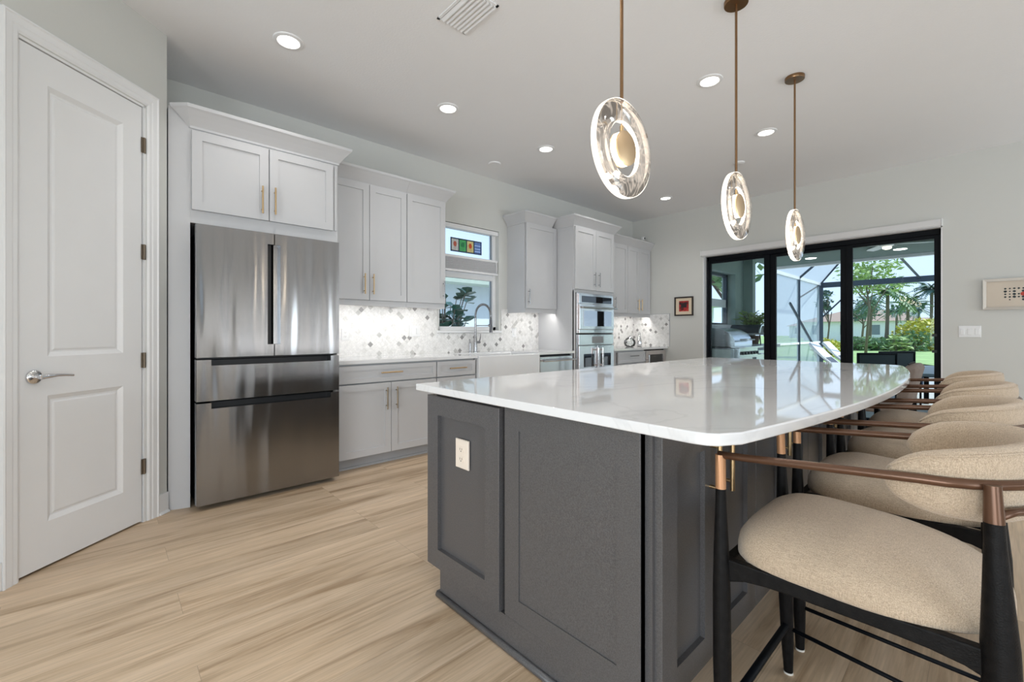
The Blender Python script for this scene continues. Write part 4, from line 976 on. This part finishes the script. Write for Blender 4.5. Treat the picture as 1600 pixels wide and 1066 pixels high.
kids = [copy_tree(can) for _ in cans[1:]]
for o, (x, y, lb) in zip([can] + kids, cans): o.location = (x, y, H); o['label'] = lb; o['group'] = 'recessed ceiling lights'
m_ = MB(); m_.lathe([(.062, -.012), (.068, -.006), (.070, 0)], (.40, 3.218, H), n=30); o = m_.build('ceiling_speaker', M['ceiling'], None, auto=.7); tag(o, 'flat round white ceiling disc near the wall above the sink window', 'ceiling cover')
m_ = MB(); m_.lathe([(.045, -.018), (.055, -.012), (.057, 0)], (2.277, 5.214, H), n=30); o = m_.build('smoke_detector', M['white'], None, auto=.7); tag(o, 'small round white detector on the ceiling behind the middle pendant rod', 'smoke detector')
# supply vent
t = thing('ceiling_vent', 'white slatted air vent in the ceiling at the top edge', 'ceiling vent', (2.08, 1.575, H))
X0, X1, Y0, Y1 = 1.915, 2.245, 1.470, 1.680
m_ = MB(); m_.box(X0, Y0, H - .006, X1, Y0 + .016, H).box(X0, Y1 - .016, H - .006, X1, Y1, H).box(X0, Y0, H - .006, X0 + .016, Y1, H).box(X1 - .016, Y0, H - .006, X1, Y1, H); m_.build('frame', M['white'], t)
mb().box(X0 + .01, Y0 + .01, H - .003, X1 - .01, Y1 - .01, H - .001).build('shadow_backing', mat('vent shade', (.10, .10, .10), .9), t)  # dark sheet painted as the shade behind the slats
m_ = MB()
for k in range(7):
    y = Y0 + .020 + k * .0265; m_.loops([[(x, y, H - .003), (x, y + .012, H - .003), (x, y + .024, H - .014), (x, y + .018, H - .014)] for x in (X0 + .014, X1 - .014)])
m_.build('slats', M['white'], t)

# ------------------------------------------------------------------ the patio and garden
def sth(m_, name, mt, label, **k):
    o = m_.build(name, mt, None, **k); o['kind'] = 'structure'; o['label'] = label; return o
sth(mb().box(-3, 6.9, -.10, 9.5, 17.0, -.015), 'patio_deck', M['deck'], 'pale paver patio deck')
sth(mb().box(.90, 6.9, 2.60, 9.5, 10.95, 2.75), 'patio_ceiling', M['pceil'], 'grey green patio ceiling')
sth(mb().box(.90, 10.95, 2.545, 9.5, 11.05, 2.78), 'patio_beam', M['whitepaint'], 'white gutter edge of the patio roof')
LPW = Fr((.92, 0, 0), (0, 1, 0), (1, 0, 0))
m_ = mb(LPW); PW0, PW1, PZ0, PZ1 = 7.15, 8.74, 1.28, 2.24
for a in ((6.9, PW0, 0, 2.6), (PW1, 9.15, 0, 2.6), (PW0, PW1, 0, PZ0), (PW0, PW1, PZ1, 2.6)): m_.box(a[0], a[2], -.25, a[1], a[3], 0)
m_.box(9.15, 0, -.25, 9.30, 2.6, .165)
sth(m_, 'patio_wall', M['pgreen'], 'sage green side wall of the covered patio')
wq = sth(mb(LPW).box(PW0, PZ0, -.20, PW0 + .05, PZ1, -.14).box(PW1 - .06, PZ0, -.20, PW1, PZ1, -.14).box(PW0, PZ0, -.20, PW1, PZ0 + .04, -.14).box(PW0, PZ1 - .05, -.20, PW1, PZ1, -.14), 'window_2', M['beam'], 'dark framed window in the patio side wall')
mb(LPW).box(PW0 + .05, 1.62, -.19, PW1 - .06, 1.76, -.15).build('rail', M['whitepaint'], wq)
sth(mb(LPW).box(PW0 - .05, 1.22, -.02, PW1 + .30, PZ0 - .001, .10), 'trim_2', M['stonetop'], 'stone ledge under the patio window')
# screen enclosure
sc_ = thing('pool_screen_enclosure', 'dark framed screen enclosure over the patio', 'screen enclosure', (4, 13.2, 0))
CX = .78; EY = 15.5; EZ = 2.55
def beamb(p, q, w_=.05, d_=.05, mt='beam', name='post'):
    m = MB(); m.tube([p, q], w_ * .7071, 4); return m.build(name, M[mt], sc_)
for y in (11.15, 13.35, EY): beamb((CX, y, 0), (CX, y, EZ), .055 if y < 15 else .11)
for x in (1.45, 8.5): beamb((x, EY, 0), (x, EY, EZ), .06)
mb().box(CX - .03, 11.1, EZ - .03, CX + .03, EY, EZ + .05).build('eave_rail', M['whitepaint'], sc_)
mb().box(CX - .02, 11.1, .83, CX + .02, EY, .88).build('chair_rail', M['whitepaint'], sc_)
mb().box(CX, EY - .04, EZ - .10, 8.5, EY + .04, EZ + .05).build('eave_beam', M['beam'], sc_)
RZ = 3.55
beamb((CX, 13.35, EZ), (CX + 1.1, 13.35, RZ), .04, name='rafter'); beamb((CX, EY, EZ), (CX + 1.1, EY - 1.1, RZ), .045, name='rafter')
beamb((CX + 1.1, 11.1, RZ), (CX + 1.1, EY - 1.1, RZ), .04, name='rafter'); beamb((CX + 1.1, EY - 1.1, RZ), (8.5, EY - 1.1, RZ), .04, name='rafter')
beamb((2.95, EY, EZ), (2.55, 11.1, 3.3), .045, name='rafter')
beamb((CX, EY, EZ), (CX, 13.4, 2.05), .03, name='brace'); beamb((CX, 12.6, 1.88), (CX, 15.4, .45), .05, name='brace')
beamb((.85, EY, 1.60), (1.45, EY, 2.25), .03, name='brace')
mg = bpy.data.materials.new('fine screen mesh'); mg.use_nodes = True; n_ = mg.node_tree; n_.nodes.clear()
oo = nd(n_, 'ShaderNodeOutputMaterial'); mx = nd(n_, 'ShaderNodeMixShader'); mx.inputs[0].default_value = .38; tr = nd(n_, 'ShaderNodeBsdfTransparent'); df = nd(n_, 'ShaderNodeBsdfDiffuse'); df.inputs[0].default_value = (.42, .50, .55, 1)
n_.links.new(tr.outputs[0], mx.inputs[1]); n_.links.new(df.outputs[0], mx.inputs[2]); n_.links.new(mx.outputs[0], oo.inputs[0])
mb().box(CX - .004, 11.15, 0, CX, EY, EZ).build('screen', mg, sc_)
m_ = MB(); m_.add([(CX, 11.1, EZ + .05), (CX, EY, EZ + .05), (CX + 1.1, EY - 1.1, RZ), (CX + 1.1, 11.1, RZ)], [(0, 1, 2, 3)]); m_.build('screen', mg, sc_)
# patio lights
for i, (x, y, lb) in enumerate(((1.795, 10.18, 'lit recessed light in the patio ceiling behind the middle door panel'), (3.117, 10.21, 'lit recessed light in the patio ceiling seen through the right door panel'))):
    m_ = MB(); m_.lathe([(.09, -.006), (.095, 0)], (x, y, 2.60), n=24); o = m_.build('patio_light', M['can'], None, auto=.6); tag(o, lb, 'ceiling light', 'recessed patio lights')
t = thing('ceiling_fan', 'pale ceiling fan with a lit lamp under the patio ceiling', 'ceiling fan', (3.05, 9.3, 2.48))
m_ = MB(); m_.lathe([(.02, .10), (.02, .09), (.08, .085), (.09, .05), (.06, .03)], (3.05, 9.3, 2.50), n=24); m_.build('motor', M['whitepaint'], t, auto=.6)
m_ = MB(); m_.lathe([(.055, .03), (.06, .005), (.03, -.01)], (3.05, 9.3, 2.50), n=24); m_.build('lamp', M['halo'], t, auto=.6)
for k in range(4):
    a_ = .5 + k * PI / 2; c_, s_ = math.cos(a_), math.sin(a_); m_ = MB(); L_ = []
    for r_, w_ in ((.09, .04), (.2, .065), (.5, .075), (.62, .05)): L_.append([(3.05 + c_ * r_ - s_ * w_, 9.3 + s_ * r_ + c_ * w_, 2.575), (3.05 + c_ * r_ + s_ * w_, 9.3 + s_ * r_ - c_ * w_, 2.560), (3.05 + c_ * r_ + s_ * w_, 9.3 + s_ * r_ - c_ * w_, 2.566), (3.05 + c_ * r_ - s_ * w_, 9.3 + s_ * r_ + c_ * w_, 2.581)])
    m_.loops(L_); m_.build('blade', M['whitepaint'], t)
# outdoor kitchen
t = thing('outdoor_counter', 'pale stone outdoor kitchen counter along the patio side wall', 'outdoor counter', (1.3, 8.3, 0))
mb().box(.93, 7.0, 0, 1.50, 7.12, .88).box(.93, 7.95, 0, 1.50, 9.10, .88).build('base', M['stoneside'], t)
mb().box(.925, 7.93, .88, 1.56, 9.14, .93).build('top', M['stonetop'], t, bevel=.006)
for y in (8.02, 8.42):
    d = mb().box(1.50, y, .45, 1.53, y + .36, .84).build('door', M['grillsteel'], t, bevel=.004)
    m_ = MB(); m_.tube([(1.55, y + .05, .78), (1.55, y + .31, .78)], .008, 8); m_.build('handle', M['chrome'], d, smooth=True)
t = thing('gas_grill', 'stainless steel gas grill with curved lid beside the patio wall', 'grill', (1.25, 7.53, 0))
mb().box(.94, 7.14, .05, 1.50, 7.92, .90).build('cart', M['grillsteel'], t, bevel=.01)
mb().box(1.50, 7.14, .74, 1.58, 7.92, .90).build('control_panel', M['grillsteel'], t, bevel=.008)
for k in range(6): m_ = MB(); m_.lathe([(.026, 0), (.026, .03), (.018, .035)], (1.58, 7.22 + k * .125, .82), 'x', 14); m_.build('knob', M['grilldark'], t, auto=.6)
m_ = MB(); L_ = []
for y in (7.16, 7.90): L_.append([(1.50, y, .92), (1.50, y, 1.02), (1.44, y, 1.12), (1.32, y, 1.19), (1.15, y, 1.22), (1.0, y, 1.17), (.96, y, 1.05), (.96, y, .92)])
m_.loops(L_); lid = m_.build('lid', M['grillsteel'], t, auto=.7)
m_ = MB(); m_.tube([(1.56, 7.24, 1.03), (1.56, 7.82, 1.03)], .014, 10); m_.build('handle', M['chrome'], lid, smooth=True)
mb().box(1.45, 7.14, .90, 1.66, 7.92, .925).build('front_shelf', M['grillsteel'], t, bevel=.004)
t = thing('pizza_oven', 'dark barrel shaped tabletop pizza oven on the patio counter', 'pizza oven', (1.25, 8.40, .93))
m_ = MB(); n = 14; prof = [(math.cos(PI * k / n) * .16, math.sin(PI * k / n) * .15) for k in range(n + 1)]
m_.loops([[(x, 8.36 + a_, 1.13 + b_) for a_, b_ in prof] for x in (.95, 1.50)]); m_.build('barrel', M['grilldark'], t, auto=.7)
m_ = MB(); ls = []
for a_, b_ in prof: ls.append([(x, 8.36 + a_ * q, 1.13 + b_ * q) for x, q in ((1.50, 1.0), (1.52, 1.0), (1.52, .86), (1.50, .86))])
m_.loops(ls); m_.build('arch', M['grillsteel'], t)
mb().box(.97, 8.22, 1.10, 1.62, 8.50, 1.13).build('stone', M['stonetop'], t)
m_ = MB()
for x in (1.05, 1.5):
    for s_ in (-1, 1): m_.tube([(x, 8.36 + s_ * .10, 1.11), (x + .03, 8.36 + s_ * .15, .932)], .010, 6)
m_.build('legs', M['grilldark'], t)

def leafcloud(m, c, rad, n, size, rnd, flat=.6):
    for _ in range(n):
        while True:
            p = Vector((rnd.uniform(-1, 1), rnd.uniform(-1, 1), rnd.uniform(-1, 1)))
            if p.length <= 1 and p.length > .35: break
        p = Vector((c[0] + p.x * rad[0], c[1] + p.y * rad[1], c[2] + p.z * rad[2])); d = Vector((rnd.gauss(0, 1), rnd.gauss(0, 1), rnd.gauss(0, flat))).normalized(); e = d.cross(Vector((rnd.gauss(0, 1), rnd.gauss(0, 1), rnd.gauss(0, 1)))).normalized()
        s_ = size * rnd.uniform(.6, 1.3)
        m.add([p - d * s_, p + e * s_ * .42, p + d * s_, p - e * s_ * .42], [(0, 1, 2, 3)])
def leafplant(name, label, cat, c, h, spread, nst, leaf, mt, pot=None, rnd=None, group=None, lw=.35):
    t = thing(name, label, cat, c, group); rnd = rnd or random.Random(hash(label) % 999)
    z0 = c[2]
    if pot:
        m = MB(); m.lathe([(pot * .7, 0), (pot, pot * 1.5), (pot * 1.05, pot * 1.55), (pot * .9, pot * 1.5)], c, n=20); m.build('pot', M['pot'], t, auto=.6); z0 = c[2] + pot * 1.4
    ms = MB(); ml = MB()
    for i in range(nst):
        a_ = rnd.uniform(0, 2 * PI); r_ = spread * rnd.uniform(.2, 1); hh = h * rnd.uniform(.6, 1); P_ = []
        for k in range(6): q = k / 5; P_.append(Vector((c[0] + math.cos(a_) * r_ * q ** 1.5, c[1] + math.sin(a_) * r_ * q ** 1.5, z0 + hh * q)))
        ms.tube(P_, .006, 5)
        for k in range(1, 6):
            for s_ in range(3):
                p = P_[k]; b_ = rnd.uniform(0, 2 * PI); d = Vector((math.cos(b_), math.sin(b_), rnd.uniform(-.1, .8))).normalized(); e = d.cross(Vector((0, 0, 1))).normalized(); L_ = leaf * rnd.uniform(.7, 1.2); up = d.cross(e).normalized() * -1
                ml.add([p, p + d * L_ * .35 + e * L_ * lw, p + d * L_ * .8 + e * L_ * lw * .8, p + d * L_ + up * 0 - Vector((0, 0, L_ * .1)), p + d * L_ * .8 - e * L_ * lw * .8, p + d * L_ * .35 - e * L_ * lw, p + d * L_ * .5 - Vector((0, 0, L_ * .06))],
                       [(0, 1, 6), (1, 2, 6), (2, 3, 6), (3, 4, 6), (4, 5, 6), (5, 0, 6)])
    ms.build('stems', M['trunk'], t); ml.build('foliage', mt, t)
    return t
leafplant('potted_plant', 'bright green bushy potted plant at the end of the patio counter', 'plant', (1.24, 8.76, .93), .42, .22, 26, .14, M['leafB'], .10, lw=.18)
leafplant('ficus_plant', 'dark green broad leaf plant outside the sink window', 'plant', (-.68, 3.25, 0), 1.42, .46, 34, .17, M['ficus'], .16, random.Random(5), lw=.40)
leafplant('shrub', 'leafy shrub beyond the patio seen through the middle door panel', 'shrub', (2.35, 17.4, 0), 1.0, .5, 14, .22, M['leafB'], None, random.Random(9))

# loungers, chairs, table
def lounger(x, y, lb):
    t = thing('chaise_lounge', lb, 'lounger', (x + .9, y, -.015), 'white pool loungers')
    P_ = [(1.9, .30), (.75, .31), (.50, .38), (.25, .60), (0, .90)]
    m = MB(); m.loops([[(x + a_, y + s_, z) for s_ in (-.27, .27)] + [(x + a_ - .02, y + s_, z - .03) for s_ in (.27, -.27)] for a_, z in P_[:4]]); m.build('sling', M['navy'], t)
    m = MB(); m.loops([[(x + a_, y + s_, z) for s_ in (-.28, .28)] + [(x + a_ - .03, y + s_, z - .05) for s_ in (.28, -.28)] for a_, z in ((.30, .60), (.15, .74), (0, .92))]); m.build('pillow', M['whitepaint'], t)
    for s_ in (-.30, .30):
        m = MB(); m.tube([(x + a_, y + s_, z) for a_, z in P_], .022, 8); m.build('side_rail', M['whitepaint'], t, smooth=True)
        for a_ in (.55, 1.75): m = MB(); m.tube([(x + a_, y + s_, .31), (x + a_, y + s_, -.015)], .02, 8); m.build('leg', M['navy'], t, smooth=True)
    return t
lounger(1.46, 11.8, 'white pool lounger nearer to the patio roof, left of the pair'); lounger(1.46, 12.95, 'white pool lounger farther out, right of the pair')
def patio_chair(x, y, rz, lb):
    t = thing('patio_chair', lb, 'patio chair', (0, 0, 0), 'dark mesh patio chairs'); W_ = .33
    mb().box(-W_, -.02, .46, W_, .0, .90).build('backrest', M['mesh'], t)
    mb().box(-W_ - .02, -.03, .88, W_ + .02, .015, .92).box(-W_ - .02, -.03, .42, -W_ + .005, .015, .90).box(W_ - .005, -.03, .42, W_ + .02, .015, .90).build('back_frame', M['blackmetal'], t, bevel=.006)
    mb().box(-W_, 0, .42, W_, .50, .45).build('seat', M['mesh'], t)
    for sx_ in (-W_, W_):
        for yy in (0, .48): m = MB(); m.tube([(sx_, yy, 0), (sx_, yy, .44)], .014, 8); m.build('leg', M['blackmetal'], t, smooth=True)
        m = MB(); m.tube([(sx_, 0, .66), (sx_, .46, .64), (sx_, .48, .44)], .013, 8); m.build('armrest', M['blackmetal'], t, smooth=True)
    t.location = (x, y, -.015); t.rotation_euler = (0, 0, rz + PI); t.scale = (.95, .95, .88); return t
patio_chair(2.88, 9.66, .82, 'dark mesh patio chair closest to the sliding door')
patio_chair(3.02, 10.75, .84, 'dark mesh patio chair on the far side of the patio table')
t = thing('patio_table', 'low grey patio table right of the mesh chairs', 'table', (3.65, 8.9, -.015))
mb().box(3.40, 7.95, .56, 4.1, 9.9, .60).build('top', M['tabletop'], t, bevel=.008)
for x, y in ((3.48, 8.05), (4.0, 8.05), (3.48, 9.8), (4.0, 9.8)): mb().box(x - .03, y - .03, -.015, x + .03, y + .03, .56).build('leg', M['blackmetal'], t)

# garden
sth(mb().box(-60, 17.0, -.30, 60, 160, -.06), 'lawn', M['lawn'], 'green lawn beyond the patio')
sth(mb().box(-60, -30, -.30, -.15, 17.0, -.06), 'side_yard', M['deck'], 'pale gravel side yard')
m_ = MB(); prism(m_, [(6.5, 17.5), (4.6, 24), (2.6, 27.5), (6, 27.2), (8.6, 24), (10, 17.5)], -.062, -.045); sth(m_, 'garden_path', M['path'], 'pale curving garden path')
rnd = random.Random(12)
def palm(name, lb, x, y, h, mt, nf=20, fl=1.5):
    t = thing(name, lb, 'palm tree', (x, y, -.1), 'palm trees beyond the lawn'); m = MB()
    m.tube([(x + .1 * math.sin(q * 2), y, -.1 + h * q) for q in (0, .3, .6, .9, 1)], [.16, .11, .10, .10, .12], 9); m.build('trunk', M['trunk'], t, smooth=True)
    m = MB(); c = Vector((x + .1 * math.sin(2), y, h - .1))
    for i in range(nf):
        a_ = rnd.uniform(0, 2 * PI); el = rnd.uniform(-.5, 1.2); L_ = fl * rnd.uniform(.8, 1.15); dr = Vector((math.cos(a_) * math.cos(el), math.sin(a_) * math.cos(el), math.sin(el))); side = dr.cross(Vector((0, 0, 1))).normalized()
        pp = [c + dr * L_ * q - Vector((0, 0, L_ * .45 * q * q)) for q in (0, .25, .5, .75, 1)]
        for k in range(1, 5):
            for q in (0, .33, .66):
                p = pp[k - 1].lerp(pp[k], q); tt = (pp[k] - pp[k - 1]).normalized()
                for s_ in (-1, 1):
                    e = (side * s_ + tt * .5 - Vector((0, 0, .35))).normalized() * L_ * .32 * (1 - .12 * k)
                    m.add([p, p + e * .5 + tt * .05 * L_, p + e, p + e * .5 - tt * .05 * L_], [(0, 1, 2, 3)])
    m.build('fronds', mt, t); return t
def at(px, dist):
    d = Vector((-math.sin(YAW), math.cos(YAW))) + Vector((math.cos(YAW), math.sin(YAW))) * ((px - 800) / FPX)
    return 4.181 + d.x * dist, d.y * dist
for px, D, h, lb, mt, fl in ((1384, 30, 4.1, 'tall cabbage palm in the middle of the right door panel', M['leafA'], 1.75), (1416, 34, 3.4, 'shorter palm to the right of the tall cabbage palm', M['leafA'], 1.5),
                       (1358, 37, 3.7, 'dark palm at the left of the right door panel', M['leafC'], 1.5), (1453, 33, 4.5, 'palm at the right edge of the sliding door view', M['leafC'], 1.5),
                       (1399, 48, 3.6, 'distant dark palm between the two front palms', M['leafC'], 1.7), (1434, 50, 3.9, 'distant dark palm right of the front palms', M['leafC'], 1.7)):
    x, y = at(px, D); palm('palm_tree', lb, x, y, h, mt, 26, fl)
def tree(lb, px, D, h, r_, mt, n=1300, trunk=.12, size=.2):
    x, y = at(px, D); t = thing('tree', lb, 'tree', (x, y, -.1), 'broadleaf trees in the garden'); m = MB(); m.tube([(x, y, -.1), (x + .15, y, h * .5), (x, y, h * .8)], [trunk, trunk * .8, trunk * .4], 8)
    for k in range(5): a_ = k * 1.3; m.tube([(x + .12, y, h * (.4 + .06 * k)), (x + math.cos(a_) * r_ * .6, y + math.sin(a_) * r_ * .6, h * (.7 + .05 * k))], [trunk * .5, .02], 6)
    m.build('trunk', M['trunk'], t, smooth=True); m = MB()
    for k in range(9): leafcloud(m, (x + rnd.uniform(-.6, .6) * r_, y + rnd.uniform(-.6, .6) * r_, h * rnd.uniform(.72, 1.0)), (r_ * .55, r_ * .55, r_ * .42), n // 9, size, rnd)
    m.build('crown', mt, t); return t
tree('sunlit yellow green tree rising above the eave beam behind the patio', 1352, 21, 4.6, 1.35, M['leafB'], 900, .06, .13)
tree('slim tree by the screen corner post', 1290, 21, 3.0, .40, M['leafC'], 220, .04, .12)
tree('dark tree left of the palms', 1346, 42, 3.7, 1.7, M['leafC'], 700, .10, .2)
def bush(lb, px, D, rx, rz, mt, n=500, name='hedge_shrub', g='shrubs along the lawn edge', size=.16):
    x, y = at(px, D); t = thing(name, lb, 'shrub', (x, y, -.1), g); m = MB(); leafcloud(m, (x, y, rz * .8), (rx, rx * .8, rz), n, size, rnd); m.build('foliage', mt, t)
    m = MB()
    for k in range(4): m.tube([(x, y, -.1), (x + rx * .4 * math.cos(k * 1.6), y + rx * .4 * math.sin(k * 1.6), rz * .9)], .03, 5)
    m.build('stems', M['trunk'], t)
names = ['leftmost hedge shrub beside the dark post', 'second hedge shrub from the left', 'hedge shrub left of the tall palm trunk', 'hedge shrub at the foot of the tall palm', 'hedge shrub between the palm trunks', 'hedge shrub left of the yellow bush']
for k, nm in enumerate(names): bush(nm, 1341 + k * 15.5, 29 + (k % 2), 1.0, .46, (M['leafA'], M['leafB'])[k % 2], 420)
bush('large yellow flowering bush at the right of the door view', 1446, 29, 1.7, 1.15, M['leafY'], 1300)
bush('low green bush under the yellow bush', 1430, 28, 1.2, .7, M['leafA'], 300)
bush('yellow green bush beside the screen corner', 1293, 19, .6, .5, M['leafY'], 350, size=.12)
# distant houses
def house(lb, cx, cy, w_, d_, h, rot, wall='house', roofm='roof', name='house'):
    t = thing(name, lb, 'house', (cx, cy, -.1)); x0, x1, y0, y1 = cx - w_ / 2, cx + w_ / 2, cy - d_ / 2, cy + d_ / 2
    mb().box(x0, y0, -.1, x1, y1, h).build('wall', M[wall], t)
    m = MB(); e = .5; m.loops([[(x0 - e, y0 - e, h), (x1 + e, y0 - e, h), (x1 + e, y1 + e, h), (x0 - e, y1 + e, h)], [(x0 + w_ * .3, cy, h + 1.6), (x1 - w_ * .3, cy, h + 1.6), (x1 - w_ * .3, cy + .01, h + 1.6), (x0 + w_ * .3, cy + .01, h + 1.6)]]); m.build('roof', M[roofm], t)
    for k in range(4): u = x0 + w_ * (k + .5) / 4; mb().box(u - .5, y0 - .03, .8, u + .5, y0, 2.1).build('window', M['housedark'], t)
    return t
x, y = at(1352, 62); house('white distant house with a tan roof behind the palms', x, y, 13, 8, 2.6, 0, 'whitepaint')
x, y = at(1425, 88); house('distant pale house right of the palm trunks', x, y, 12, 8, 2.4, 0, 'whitepaint')
x, y = at(1295, 90); house('distant low house beyond the screen corner', x, y, 12, 8, 2.4, 0, 'whitepaint')
# neighbour beyond the sink window
nb = thing('neighbour_house', 'pale green neighbouring house wall outside the sink window', 'house', (-4.7, 9.0, -.06))
mb().box(-6.0, 2.2, -.06, -4.2, 20.0, 2.25).build('wall', M['house'], nb)
mb().box(-6.2, 1.9, 2.25, -3.75, 20.3, 2.42).build('soffit', M['housegreen'], nb)
m_ = MB(); m_.loops([[(-3.7, y, 2.42), (-3.7, y, 2.52), (-8.5, y, 3.35), (-8.5, y, 2.42)] for y in (1.8, 20.4)]); m_.build('roof', M['roof'], nb)
for y in (7.6, 10.6): 
    wn = mb().box(-4.2, y, .7, -4.15, y + 2.2, 1.95).build('window', M['housedark'], nb); mb().box(-4.15, y + .06, .76, -4.14, y + 2.14, 1.72).build('pane', M['tabletop'], wn)
tree('tree outside the patio side window', 1128, 15, 4.2, 1.7, M['leafA'], 900)
